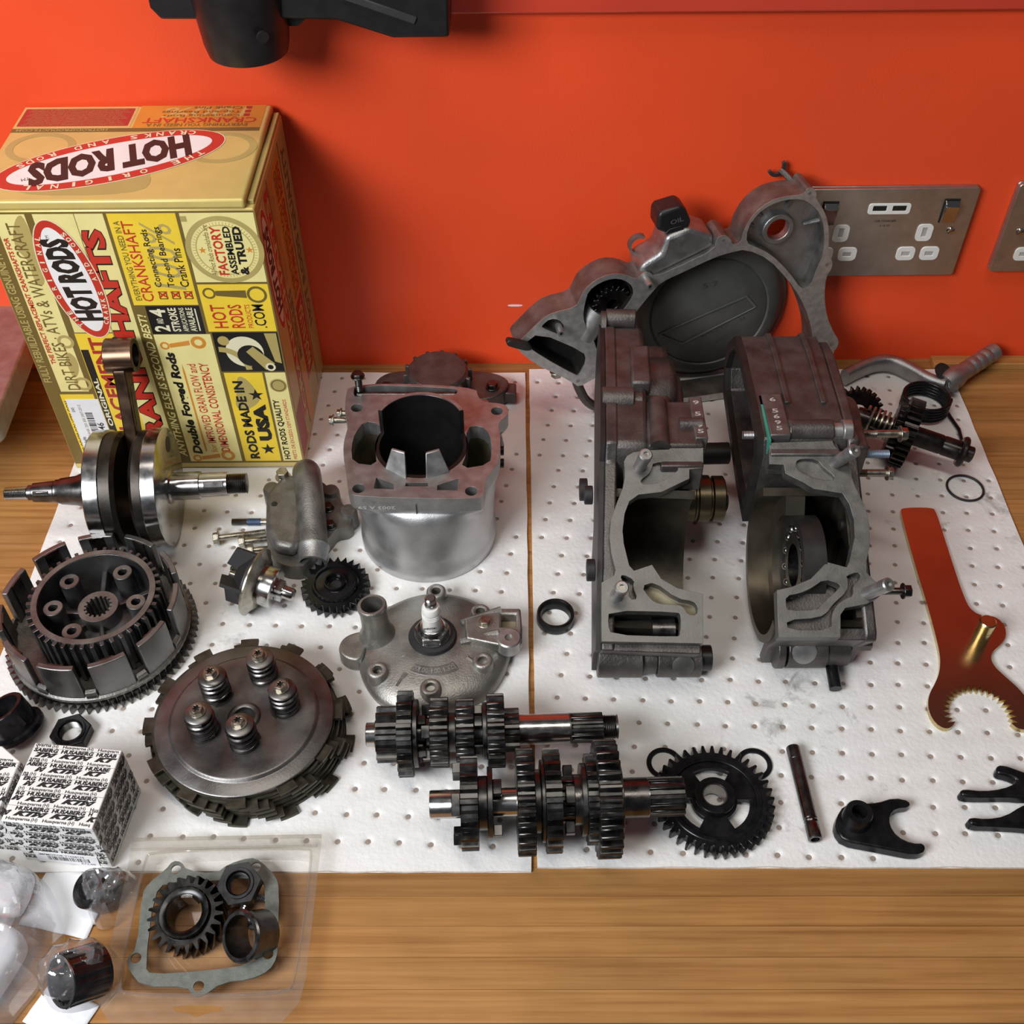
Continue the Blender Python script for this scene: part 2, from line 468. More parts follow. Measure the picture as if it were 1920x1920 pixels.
# red glossy rail on the wall along the top
bb = B(); bb.box(-60, 700, 336, 420, 0, 9)
tr = struct(place(obj('trim_1', bb, mat('red_gloss', (0.62, 0.06, 0.03), 0, .12, .06, 8, coat=.5), bevel=2), wallM(15, 0) @ T(-15, 0, 0)), 'glossy red rail along the top of the wall')
bb = B(); bb.box(-900, 900, 520, 700, 0, 16)  # panel added out of view so the holding tool's face reflects something dark
struct(place(obj('reflected_panel', bb, mat('reflected_dark', (.09, .022, .018), 0, .5, .2, 10), bevel=2), wallM(15, 0) @ T(-15, 0, 0)), 'unseen dark panel added high on the wall for the holding tool to reflect')
# paint chip on the wall
bb = B(); bb.prism(smooth([(-7, -1), (6, -1.2), (7, .8), (-6.5, 1)], 1), 0, .3)
tag(place(obj('paint_chip', bb, MT['paper']), wallM(3, 66, 0)), 'small white chip in the red paint left of the clutch cover', 'paint chip')

# sockets
def earth(b2, cx, cz):
    pass
def socket(x0, x1, z0, z1, full, label, name='wall_socket'):
    s = thing(name, label, 'socket', wallM(0, 0), 'brushed wall sockets')
    s['group'] = 'brushed wall sockets'
    ox = 15 - 15 * cos(radians(WA))
    bb = B(); bb.prism(rrect(x0, x1, z0, z1, 3), 0, 3.0); bb.prism(rrect(x0 + .2, x1 - .2, z0 + .2, z1 - .2, 3), 3.0, 7.0)
    obj('face_plate', bb, MT['plate'], s, bevel=.8)
    def insert(a, c, e, f, slot):
        r = 4.2
        q = B(); q.prism(rrect(a, c, e, f, r), 6.5, 7.9, holes=[[(slot[0], slot[2]), (slot[1], slot[2]), (slot[1], slot[3]), (slot[0], slot[3])]])
        o = obj('socket_insert', q, MT['white'], s, bevel=.35)
        q = B(); q.box(slot[0] - .3, slot[1] + .3, slot[2] - .3, slot[3] + .3, 6.9, 7.15)
        obj('pin_slot', q, mat('slot_shutter', (0.45, 0.44, 0.42), 0, .4), o)
    def screw(cx, cz):
        q = B(); q.lathe([(0, 6.8), (3.4, 6.8), (3.4, 7.4), (2.6, 8.6), (0, 9.1)], 20, T(cx, cz, 0))
        o = obj('screw', q, MT['chrome'], s)
        q = B(); q.box(-3, 3, -.35, .35, 8.5, 9.2, T(cx, cz, 0) @ RZ(30)); obj('screw_slot', q, MT['dark'], o)
    def switch(cx, cz):
        q = B(); q.box(cx - 6.8, cx + 6.8, cz - 11.5, cz + 11.5, 6.9, 7.5); o = obj('switch_frame', q, MT['dark'], s)
        q = B(); q.add([(cx + sx * 6, cz + yy, zz) for sx in (-1, 1) for yy, zz in ((-10.5, 7.2), (10.5, 7.2), (10.5, 9), (7, 13.2), (-10.5, 9.4))],
                       [(0, 1, 2, 3, 4), (9, 8, 7, 6, 5), (0, 5, 6, 1), (1, 6, 7, 2), (2, 7, 8, 3), (3, 8, 9, 4), (4, 9, 5, 0)])
        obj('rocker_switch', q, MT['chrome'], s, bevel=.5)
    if full:
        switch(272, 164); switch(375.5, 165.5)
        q = B(); q.prism(rrect(305, 341.5, 162.8, 173.2, 2.6), 6.5, 7.8, holes=[rrect(309, 320.8, 166, 171, .4, 1), rrect(326, 337.8, 166, 171, .4, 1)])
        u = obj('usb_insert', q, MT['white'], s, bevel=.3)
        q = B(); q.box(308.5, 321.3, 165.5, 171.5, 6.9, 7.1); obj('usb_slot', q, MT['dark'], u)
        q = B(); q.box(325.5, 338.3, 165.5, 171.5, 6.9, 7.1); obj('usb_slot', q, MT['dark'], u)
        q = B(); q.box(309.4, 320.4, 166.6, 168.2, 7.0, 7.7); obj('usb_tongue', q, MT['blackp'], u)
        q = B(); q.box(326.4, 337.4, 166.6, 168.2, 7.0, 7.7); obj('usb_tongue', q, MT['blackp'], u)
        text('USB CHARGER', 2.9, MT['dark'], s, T(322.6, 155, 7.2), align='CENTER')
        text('2.1A 5V', 2.7, MT['dark'], s, T(323.2, 150.5, 7.2), align='CENTER')
        for cx in (286.5, 359.5):
            insert(cx - 7, cx + 7, 135.8, 152.6, (cx - 2.2, cx + 2.2, 140, 149.5))
            insert(cx - 19.2, cx - 2.8, 116, 129.8, (cx - 14.5, cx - 7.2, 120.6, 125)) if True else 0
            insert(cx + 2.0, cx + 18.4, 116, 129.8, (cx + 6.2, cx + 13.6, 120.6, 125))
        screw(382, 146)
    else:
        screw(443.5, 144)
        insert(446, 462, 114.5, 128, (450.5, 458, 119, 123.4))
        insert(468, 484, 114.5, 128, (472, 479.5, 119, 123.4))
        insert(460, 474, 135.5, 152, (464.8, 469.2, 140, 149))
        switch(466, 165)
    return s
socket(249, 397.5, 99, 187, True, 'double wall socket with USB slots, partly behind the clutch cover')
socket(429, 575, 102, 190, False, 'wall socket cut by the right edge of the picture')

# black bracket hanging from the wall at the top left
br = thing('hose_bracket', 'black plastic bracket with round socket hanging at the top of the wall', 'bracket', T(0, 0, 0))
q = B(); q.lathe([(0, 329), (28.5, 329), (30.5, 337), (33.6, 370), (35, 430), (0, 430)], 40, T(-190, 800, 0))
q.box(-206, -174, 826, 850, 372, 430)
obj('round_socket', q, MT['blackp'], br, ang=40)
q = B(); q.cyl(4.2, 0, 2, 20, frame((-172, 770.4, 352), (1, .55, 0), (0, -.06, 1)))
obj('set_screw_hole', q, MT['dark'], br)
q = B(); q.prism([(-252, 430), (-252, 362), (-246, 354), (-215, 354), (-215, 430)], 792, 830, M=RX(90) @ SC(1, 1, -1))
obj('side_block', q, MT['blackp'], br, bevel=2)
q = B(); q.prism([(-166, 430), (-166, 356), (-122, 355), (-84, 342.5), (-44, 343), (-42, 430)], 788, 832, M=RX(90) @ SC(1, 1, -1))
arm = obj('arm', q, MT['blackp'], br, bevel=2.5)
q = B(); q.prism([(-116, 370), (-114, 375), (-66, 358), (-68, 353)], 786.6, 789, M=RX(90) @ SC(1, 1, -1))
obj('rib', q, mat('worn_black', (0.035, 0.033, 0.033), 0, .5), arm, bevel=.6)
q = B(); q.prism([(-160, 356), (-160, 346), (-152, 346), (-146, 351), (-146, 356)], 800, 818, M=RX(90) @ SC(1, 1, -1))
obj('clip', q, MT['blackp'], br, bevel=1)

# grey metal tray at the left edge
tb = thing('metal_stand', 'grey metal plate stand at the left edge beside the gold box', 'metal stand', T(-424, 682, 0) @ RZ(3))
q = B(); q.prism(rrect(-220, 0, 0, 190, 14, 6), 46, 71)
pl = obj('plate', q, MT['cast'], tb, bevel=2)
q = B(); q.prism(rrect(-160, -60, 50, 140, 20, 6), -2, 46)
obj('pedestal', q, MT['dark'], tb)
q = B(); q.prism(rrect(-60, -25, 40, 100, 12, 6), 70.6, 71.2)
obj('slot', q, MT['dark'], pl)
# ---------------------------------------------------------------- printed crankshaft box
PC = lambda n, c, r=.32, me=0.0: mat(n, c, me, r, .04, 50)
PM = dict(pale=PC('print_pale', (.84, .73, .30)), yel=PC('print_yellow', (.88, .62, .045)), brown=PC('print_olive', (.17, .115, .028)), blk=PC('print_black', (.012, .010, .009)),
          red=PC('print_red', (.55, .035, .02)), cream=PC('print_cream', (.80, .74, .50)), white=PC('print_white', (.86, .84, .82)), gold=PC('print_gold', (.66, .52, .17), .3, .15),
          orange=PC('print_orange', (.66, .26, .03)), tan=PC('print_tan', (.46, .36, .12)), maroon=PC('print_maroon', (.40, .03, .02)), card=PC('raw_card', (.28, .20, .11), .8))
BX = thing('crankshaft_box', 'tall gold and yellow printed cardboard box standing against the red wall', 'box', T(-381.5, 705, 0) @ RY(-.5))
BW, BD, BH = 200.5, 139, 264
q = B(); q.box(0, BW, 0, BD, 0, 256)
obj('carton', q, PM['gold'], BX, bevel=1.6)
q = B(); q.box(-1, 195, -1.0, BD, 256.2, 264)
LID = obj('lid', q, PM['gold'], BX, bevel=2.2, seg=3)
q = B(); q.box(195.5, BW - .5, 6, BD - 4, 256, 259.5)
obj('tuck_flap', q, PM['tan'], BX, bevel=.6)
FF = frame((0, -.05, 0), (1, 0, 0), (0, 0, 1))              # front face: x right, y up, z towards the viewer
TF = frame((0, 0, 264.05), (1, 0, 0), (0, 1, 0))            # lid: x right, y back
SF = frame((BW + .05, 0, 0), (0, 1, 0), (0, 0, 1))          # right side: x back, y up
def panel(F, x0, x1, y0, y1, m, h=.12, par=None, name='print_panel', r=0):
    q = B(); q.prism(rrect(x0, x1, y0, y1, r, 3) if r else [(x0, y0), (x1, y0), (x1, y1), (x0, y1)], h - .1, h, M=F)
    return obj(name, q, m, par or BX)
def shape(F, pts, m, h, par=None, name='print_motif'):
    q = B(); q.prism(pts, h - .06, h, M=F); return obj(name, q, m, par or BX)
def up(body, l0, l1, r0, r1, m, h=.3, bold=0, shear=0, F=FF, par=None, join=None):     # reads upwards, tops to the left
    text(body, 10, m, par or BX, F @ T(l1, r0, h) @ RZ(90), bold, shear, fit=(r1 - r0, l1 - l0), join=join)
def ell(cx, cy, a, c, rot, n=48):
    return [(cx + a * cos(t) * cos(rot) - c * sin(t) * sin(rot), cy + a * cos(t) * sin(rot) + c * sin(t) * cos(rot)) for t in [2 * pi * i / n for i in range(n)]]
def logo(F, cx, cy, a, c, rot, par=None, h=.35, wm='white', small=True):
    """red edged oval badge: HOT RODS across, THE ORIGINAL above, CRANKS AND RODS below; rot = reading direction in degrees"""
    R_ = radians(rot)
    shape(F, ell(cx, cy, a + .9, c + .9, R_), PM['cream'], h, par, 'badge_outline')
    shape(F, ell(cx, cy, a, c, R_), PM['red'], h + .08, par, 'badge_ring')
    shape(F, ell(cx, cy, a * .89, c * .72, R_), PM[wm], h + .16, par, 'badge_field')
    G_ = F @ T(cx, cy, h + .25) @ RZ(rot)
    wd = a * 1.44; hh = c * 1.08
    text('HOT RODS', 10, PM['blk'], par or BX, G_ @ T(-wd / 2, -hh / 2, 0), .6, .2, fit=(wd, hh))
    text('TM', 10, PM['blk'], par or BX, G_ @ T(a * .70, c * .08, 0), 0, 0, fit=(a * .07, c * .13))
    if small:
        for word, side in (('THE ORIGINAL', 1), ('CRANKS AND RODS', -1)):
            n = len(word)
            for i, ch in enumerate(word):
                if ch == ' ': continue
                f = (i + .5) / n - .5
                t = (pi / 2 - f * 2.0) if side > 0 else (-pi / 2 + f * 2.0)
                ex, ey = a * .935 * cos(t), c * .86 * sin(t)
                sl = atan2(-c * .83 * cos(t) * side * -1, a * .93 * sin(t) * side) if False else atan2(c * cos(t), -a * sin(t))
                sl = sl + (pi if side > 0 else 0)
                ls = c * .19
                text(ch, 10, PM['cream'], par or BX, G_ @ T(ex, ey, .02) @ RZ(math.degrees(sl)) @ T(-ls * .45, -ls / 2, 0), .25, 0, fit=(ls * (.35 if ch == 'I' else .9), ls), join='ring%d%d' % (int(cx), side))
# ---- front face columns (x from the left edge, y up), text reads upwards
panel(FF, 1, BW - 1, 6, 254.5, PM['brown'], .06)
panel(FF, 13, 36, 88, 253, PM['pale']); panel(FF, 11, 38.5, 8, 85, PM['yel'])
for i in range(5): panel(FF, 12 + i * 5.4, 14.5 + i * 5.4, 85.4, 86.6, PM['brown'], .2)
up('FULLY REBUILDABLE USING GENUINE HOT RODS', 2.6, 9, 98, 250, PM['tan'], bold=.2)
up('THE PERFECT REPLACEMENT CRANKSHAFTS FOR', 14.4, 18.2, 117, 234, PM['red'], bold=.3)
up('DIRT BIKES · ATVs & WATERCRAFT', 20, 30, 90, 246, PM['brown'], bold=.05)
up('HOTRODSPRODUCTS.COM', 12.2, 16.5, 12, 78, PM['brown'], bold=.2)
for (cx, cy, r) in ((32, 139, 6.5), (33.5, 96, 7), (30, 226, 5)):       # wheels of the pictured bikes
    q = B(); q.ring(r * .62, r, .14, .2, 28, FF @ T(cx, cy, 0)); obj('print_motif', q, PM['tan'], BX)
for pts in ([(22, 236), (30, 252), (36, 252), (36, 205), (31, 190), (25, 196), (27, 214), (21, 224)], [(27, 100), (34, 108), (36, 122), (31, 130), (26, 122)]):
    shape(FF, smooth(pts, 2), PM['tan'], .18)
# white dispatch label
lb = panel(FF, 14, 41, 18, 80, MT['paper'], .4, name='address_label')
up('Crankshafts', 16, 19, 21, 38, PM['blk'], .5, .1, par=BX); up('KTM', 20, 22.5, 21, 28, PM['blk'], .5, .1)
up('SXS', 16, 18.4, 66, 71, PM['blk'], .5, .1); up('HR1 CRANK 250 300 2007-2012', 22, 24.4, 30, 74, PM['brown'], .5); up('046', 32.6, 38.4, 42, 54, PM['blk'], .5, .15)
q = B(); yy = 30.0; rr = random.Random(5)
while yy < 66:
    w = rr.choice((.5, .9, 1.4)); q.box(26, 32, yy, yy + w, .42, .5, FF); yy += w + rr.choice((.5, .8, 1.1))
obj('barcode', q, PM['blk'], BX)
panel(FF, 41.5, 71, 148, 253, PM['pale']); panel(FF, 41, 71, 8, 147, PM['yel'])
panel(FF, 41.5, 47.5, 8, 131, PM['blk'], .2)
up('ORIGINAL', 42.6, 46.6, 50, 102, PM['cream'], .3, .3)
up('REPLACEMENT', 50, 61, 14, 143, PM['maroon'], .3, .35)
panel(FF, 71.5, 92, 8, 253, PM['pale'])
panel(FF, 62, 71.5, 8, 96, PM['yel'], .16)
up('CRANKSHAFTS', 71.6, 88.5, 12, 241, PM['blk'], .3, .75); up('CRANKSHAFTS', 72.2, 87.9, 12.8, 240.2, PM['red'], .38, .42)
logo(FF, 54.5, 196, 52.5, 19.5, 97, h=.45)
up('ANYTHING ELSE IS SECOND BEST!', 94.5, 101, 14, 165, PM['pale'], .3, .2, .25)
panel(FF, 94.5, 143.8, 173.5, 253, PM['yel'])
up('100%', 116, 138, 187, 246, PM['tan'], .18, 0, .2)
up('EVERYTHING YOU NEED IN A', 97.5, 102, 178, 247, PM['brown'], .3, .1)
up('CRANKSHAFT', 103, 111.5, 177, 247, PM['red'], .3, .05)
for i, (w, e) in enumerate((('Connecting Rods', 240), ('Top-end Bearings', 242), ('Crank Pins', 224))):
    l = 115 + i * 9.6
    up(w, l, l + 6.6, 190, e, PM['blk'], .3, .1)
    q = B(); q.prism([(l + 1, 179), (l + 7, 179), (l + 7, 186), (l + 1, 186)], .2, .3, [[(l + 1.6, 179.6), (l + 6.4, 179.6), (l + 6.4, 185.4), (l + 1.6, 185.4)]], M=FF)
    obj('tick_box', q, PM['blk'], BX); up('X', l + .6, l + 7.4, 179.5, 186.5, PM['red'], .36, .3)
panel(FF, 102.5, 143.8, 146, 172.6, PM['blk'], .2)
for w, a, c, e, f, bd in (('2', 105, 117, 148.5, 154.5, .3), ('AND', 108.5, 113.5, 156, 161, .1), ('4', 105, 117, 162.5, 170, .3), ('STROKE', 119, 125.5, 148.5, 171, .25), ('APPLICATIONS', 127.5, 131.5, 148.5, 171, .1), ('AVAILABLE', 133, 138, 148.5, 171, .2)):
    up(w, a, c, e, f, PM['cream'], .3, bd)
panel(FF, 139.6, 140.6, 149, 170, PM['cream'], .3)
panel(FF, 102.5, 147, 8, 145.5, PM['pale'])
up('Double Forged Rods', 107, 117, 17, 128, PM['blk'], .3, .45, .15)
shape(FF, [(117.5, 20), (119, 20), (119, 108), (118.2, 116), (117.5, 108)], PM['orange'], .22)
up('for', 122.5, 128, 19, 28, PM['orange'], .3); up('IMPROVED GRAIN FLOW and', 122, 129, 30, 116, PM['red'], .3, .05)
up('DIMENSIONAL CONSISTENCY', 131.5, 139, 20, 117, PM['red'], .3, .12)
for cy in (134.5, 12):
    q = B(); q.ring(3.2, 6, .14, .24, 24, FF @ T(136, cy + 3, 0)); q.ring(2.2, 3.8, .14, .24, 20, FF @ T(109, cy, 0)); q.prism([(113, cy - 2), (129, cy + .5), (129, cy + 5), (113, cy + 2)], .14, .22, M=FF)
    obj('rod_motif', q, PM['orange'], BX)
panel(FF, 146.5, BW - 1, 194, 253, PM['pale'])
q = B(); q.ring(24.5, 28.5, .14, .2, 48, FF @ T(173.5, 222, 0)); q.ring(20.5, 21.2, .14, .2, 48, FF @ T(173.5, 222, 0)); q.box(146.6, 151, 246, 250.5, .14, .2, FF)
for i in range(60):
    a = 2 * pi * i / 60; q.box(-.2, .2, 21.4, 23.6, .14, .2, FF @ T(173.5, 222, 0) @ RZ(i * 6))
obj('stopwatch_motif', q, PM['tan'], BX)
up('All Hot Rods crankshafts are', 160, 164, 200, 243, PM['brown'], .3, 0, .2)
up('FACTORY', 165.5, 173, 200.5, 242, PM['red'], .3, .25); up('ASSEMBLED', 174.5, 180, 200.5, 242, PM['blk'], .3, .3); up('& TRUED', 181.5, 188, 200.5, 242, PM['blk'], .3, .45)
def star(cx, cy, r, m, F=FF, h=.24):
    shape(F, [((r if i % 2 == 0 else r * .38) * cos(pi / 2 + i * pi / 5) + cx, (r if i % 2 == 0 else r * .38) * sin(pi / 2 + i * pi / 5) + cy) for i in range(10)], m, h, name='star_motif')
star(157, 222, 3, PM['orange']); star(191.5, 222, 3, PM['orange'])
panel(FF, 146.5, BW - 1, 148, 192, PM['yel'])
q = B(); q.ring(3.4, 5, .14, .22, 24, FF @ T(154, 184, 0)); q.ring(5.6, 7.6, .14, .22, 28, FF @ T(190, 182.5, 0)); q.prism([(159, 181.6), (182, 179.5), (182, 186.5), (159, 186.2)], .14, .2, M=FF)
obj('rod_motif', q, PM['brown'], BX)
up('HOT', 152, 163, 151.5, 173.5, PM['red'], .3, .12); up('RODS', 165.5, 176, 151.5, 173.5, PM['red'], .3, .12); up('PRODUCTS', 178.5, 182.5, 151.5, 173.5, PM['red'], .3); up('.COM', 184, 193, 151.5, 173.5, PM['blk'], .3, .1)
panel(FF, 148.5, BW - 1, 108, 147, PM['blk'])                                     # photo of a crankshaft, printed
for nm, cx, cy, r, m, h in (('photo_crank_web', 171, 128, 15, 'cream', .2), ('photo_web_shade', 175, 124, 10.5, 'blk', .26), ('photo_pin_hole', 156, 139, 4.5, 'tan', .24), ('photo_shaft_end', 189, 112.5, 4, 'cream', .36), ('photo_shaft_bore', 189, 112.5, 2.3, 'blk', .4)):
    shape(FF, circ(r, 32, cx, cy), PM[m], h, name=nm)
shape(FF, [(172, 128), (178, 133), (193, 116), (185, 109.5)], PM['tan'], .3, name='photo_shaft')
shape(FF, arc(150, 109, 24, 2, 88, 14) + arc(150, 109, 19, 88, 2, 14), PM['tan'], .22, name='photo_crank_rim')
shape(FF, [(189, 146), (198.5, 146), (198.5, 116), (193.5, 118)], PM['tan'], .22, name='photo_rod')
panel(FF, 150, 181, 8, 106.5, PM['yel'])
up('RODS MADE IN', 155, 163.5, 11, 98, PM['blk'], .3, .4); up('USA', 166.5, 178, 32, 73, PM['blk'], .3, .7)
shape(FF, smooth([(152, 70), (160, 66), (170, 72), (176, 80), (168, 100), (160, 104), (158, 90)], 2), PM['tan'], .2)
star(172, 22, 6.5, PM['blk']); star(172, 83, 6.5, PM['blk'])
panel(FF, 183, BW - 1, 8, 106.5, PM['pale'])
up('HOT RODS QUALITY', 184.6, 190.6, 10, 78, PM['blk'], .3, .25); up('MEETS OR EXCEEDS OEM STANDARDS', 192.5, 195.5, 10, 78, PM['red'], .3)
q = B(); q.cyl(7, .15, .22, 28, FF @ T(192, 93, 0)); obj('gauge_motif', q, PM['tan'], BX)
q = B(); q.ring(5, 6, .2, .28, 28, FF @ T(192, 93, 0)); obj('gauge_motif', q, PM['brown'], BX)
# ---- lid (upside down to the viewer)
def down(body, x0, x1, y0, y1, m, h=.3, bold=0, shear=0):
    text(body, 10, m, BX, TF @ T(x1, y1, h) @ RZ(180), bold, shear, fit=(x1 - x0, y1 - y0))
panel(TF, 0, 190.5, 97, 102.5, PM['brown']); down('HOTRODSPRODUCTS.COM', 4, 74, 98, 101.5, PM['tan'], .3, .2)
panel(TF, 0, 90, 103, 137, PM['gold']); panel(TF, 2, 88, 106, 134, PM['maroon'], .2, r=1)
for i in range(11): down('FULL LINE OF CRANKSHAFT PRODUCTS FOR BIKES AND WATERCRAFT' if i % 2 else 'HOT RODS CRANKSHAFTS ARE ENGINEERED TO MEET OR EXCEED OEM', 5 + (i % 3) * 2, 85 - (i % 4) * 2, 107.5 + i * 2.4, 108.8 + i * 2.4, PM['tan'], .3)
panel(TF, 92, 190.5, 103, 138, PM['orange'])
down('100%', 110, 178, 119, 135, PM['gold'], .2, .1, .2)
down('EVERYTHING YOU NEED IN A', 102, 180, 104.5, 109, PM['brown'], .3, .1); down('CRANKSHAFT', 98, 186, 110, 118, PM['red'], .3, .1)
for i, (w, x0) in enumerate((('Connecting Rods', 112), ('Top-end Bearings', 110), ('Crank Pins', 134))):
    down(w, x0, 172, 119.5 + i * 6, 124 + i * 6, PM['brown'], .3, .1); panel(TF, 175, 179.5, 120 + i * 6, 124 + i * 6, PM['maroon'], .26)
for cx, cy, r in ((166, 72, 27), (30, 74, 26)):
    q = B(); q.ring(r * .78, r, .08, .16, 40, TF @ T(cx, cy, 0) @ SC(1, .85, 1)); obj('tyre_motif', q, PM['tan'], BX)
shape(TF, smooth([(20, 6), (120, 6), (126, 30), (100, 60), (60, 64), (40, 40)], 2), PM['tan'], .1)
logo(TF, 88, 55, 84, 32, 180 + 22, h=.3)
# ---- right hand side
panel(SF, 2, BD - 2, 4, 250, PM['tan'], .06)
panel(SF, 4, 30, 60, 246, PM['gold'], .1)
for x0, x1, y0, y1, m in ((32, 46, 30, 246, 'red'), (47, 50, 10, 250, 'brown'), (50, 66, 150, 246, 'orange'), (50, 66, 70, 148, 'tan'), (50, 66, 8, 68, 'orange'), (70, 100, 120, 246, 'orange'), (70, 100, 40, 118, 'maroon'), (103, 106, 8, 250, 'brown'), (108, 134, 60, 246, 'tan'), (4, 30, 8, 56, 'maroon')):
    panel(SF, x0, x1, y0, y1, PM[m], .14)
up('CRANKSHAFTS', 33, 45, 34, 240, PM['gold'], .3, .3, F=SF); up('SECOND BEST', 52, 64, 152, 240, PM['tan'], .3, .2, F=SF)
up('ANYTHING ELSE IS', 52, 64, 74, 144, PM['brown'], .3, .2, F=SF); up('EVERYTHING YOU NEED', 74, 84, 124, 240, PM['brown'], .3, .1, F=SF); up('DOUBLE FORGED RODS', 86, 97, 124, 240, PM['maroon'], .3, .2, F=SF)
up('MADE IN USA', 76, 94, 46, 112, PM['gold'], .3, .3, F=SF); up('HOT RODS QUALITY', 112, 128, 66, 240, PM['brown'], .3, .3, F=SF)
logo(SF, 19, 190, 54, 15, 92, h=.25, wm='cream', small=False)
# ---------------------------------------------------------------- crankshaft with connecting rod
CK = thing('crankshaft', 'steel crankshaft with twin flywheels lying in front of the gold box', 'crankshaft', T(-310, 633.5, 47.5) @ RZ(3.6))
AX = RY(90)                                            # local z of a lathe along the shaft
WEB = mat('dark_web', (.055, .048, .042), .9, .42, .25, 60, .05, 600, rvar=.08)
def fly(x0, x1, x2, name):
    q = B(); lo, hi = min(x0, x1), max(x0, x1)
    q.lathe([(0, lo), (46.8, lo), (47.5, lo + .8), (47.5, hi - .4), (46.6, hi), (0, hi)], 72, AX)
    w = obj(name, q, MT['steel'], CK)
    q = B(); lo, hi = min(x1, x2), max(x1, x2); inn = (x2 < x1)
    q.lathe([(0, lo), (43 if inn else 46.2, lo), (46.2, lo + (3 if inn else 0)), (46.2, hi - (0 if inn else 3)), (43 if not inn else 46.2, hi), (0, hi)], 72, AX)
    obj('web', q, WEB, w)
    return w
fly(-19.5, -7.5, 4.0, 'flywheel'); wr = fly(35.5, 24.0, 14.5, 'flywheel')
for yy, zz, r in ((24, 24, 6.5), (27, -20, 7.0)):
    q = B(); q.cyl(r, 35.3, 35.75, 24, T(0, yy, zz) @ AX); obj('web_hole', q, MT['dark'], wr)
def thread(q, x0, x1, r, pitch=1.2, M=AX):
    n = int(abs(x1 - x0) / pitch); pr = []
    for i in range(n):
        pr += [(r, x0 + i * pitch), (r * .9, x0 + (i + .5) * pitch)]
    q.lathe([(0, x0)] + pr + [(r, x1 - .3), (r * .8, x1), (0, x1)], 24, M)
q = B(); q.lathe([(0, -19.5), (17, -19.5), (17, -23), (15, -25), (14.5, -31), (12, -38), (10.6, -50), (9.6, -52), (9.6, -54), (8.8, -55), (7.6, -72), (6, -73), (6, -76), (0, -76)], 40, AX)
ls = obj('tapered_shaft', q, MT['steel_dark'], CK)
q = B(); thread(q, -94, -75.5, 5.2); obj('thread', q, MT['steel'], ls)
q = B(); q.box(-70, -58, -9.1, -6.4, 0, 3.2, RX(-28)); obj('keyway', q, MT['steel'], ls, bevel=.4)
q = B(); q.lathe([(0, 35.5), (14, 35.5), (14, 37), (11.2, 38), (11.2, 60), (9.8, 60.4), (9.8, 82), (0, 82)], 40, AX)
rs = obj('output_shaft', q, MT['steel'], CK)
q = B(); thread(q, 81.5, 97, 8.3, 1.5); obj('thread', q, MT['steel_dark'], rs)
q = B(); q.box(64, 80, -10.1, -8, -1, 4, RX(-35)); obj('keyway', q, MT['steel_dark'], rs, bevel=.6)
# connecting rod between the flywheels: pin low, small end leaning back on the box
pin = Vector((9.2, 4.5, -32)); small = Vector((10.5, 53.5, 92))
d = (small - pin).normalized()
RM = frame(pin, Vector((1, 0, 0)), d)                  # x along the shaft, y up the rod
L_ = (small - pin).length
q = B(); q.prism(smooth([(-14, 6), (-10, 22), (-8.5, 60), (-8, L_ - 20), (-11, L_ - 6), (11, L_ - 6), (8, L_ - 20), (8.5, 60), (10, 22), (14, 6)], 2), -5, 5, M=RM @ RY(90))
rod = obj('connecting_rod', q, MT['rodbrown'], CK, bevel=1.2)
q = B(); q.prism([(-4.6, 26), (-4, L_ - 24), (4, L_ - 24), (4.6, 26)], 4.4, 5.3, M=RM @ RY(90)); obj('rod_channel', q, MT['steel_dark'], rod)
q = B(); q.ring(10, 13.6, -11, 11, 40, frame(small, (0, 1, 0), (0, 0, 1))); e = obj('small_end', q, MT['copper'], CK, bevel=.5)
q = B(); q.ring(9.2, 10.2, -10.6, 10.8, 40, frame(small, (0, 1, 0), (0, 0, 1))); obj('bush', q, MT['steel_dark'], e)
q = B(); q.cyl(2, 0, .6, 16, frame(small + d * 13.4 + Vector((-3, 0, 0)), (1, 0, 0), Vector((0, 0, 1)).cross(Vector((1, 0, 0))))); obj('oil_hole', q, MT['dark'], e)
q = B(); q.ring(14, 22, -5.3, 5.3, 40, frame(pin, (0, 1, 0), (0, 0, 1))); obj('big_end', q, MT['rodbrown'], CK)
q = B(); q.cyl(14, -7, 6, 32, T(*pin) @ AX); obj('crank_pin', q, MT['steel'], CK)

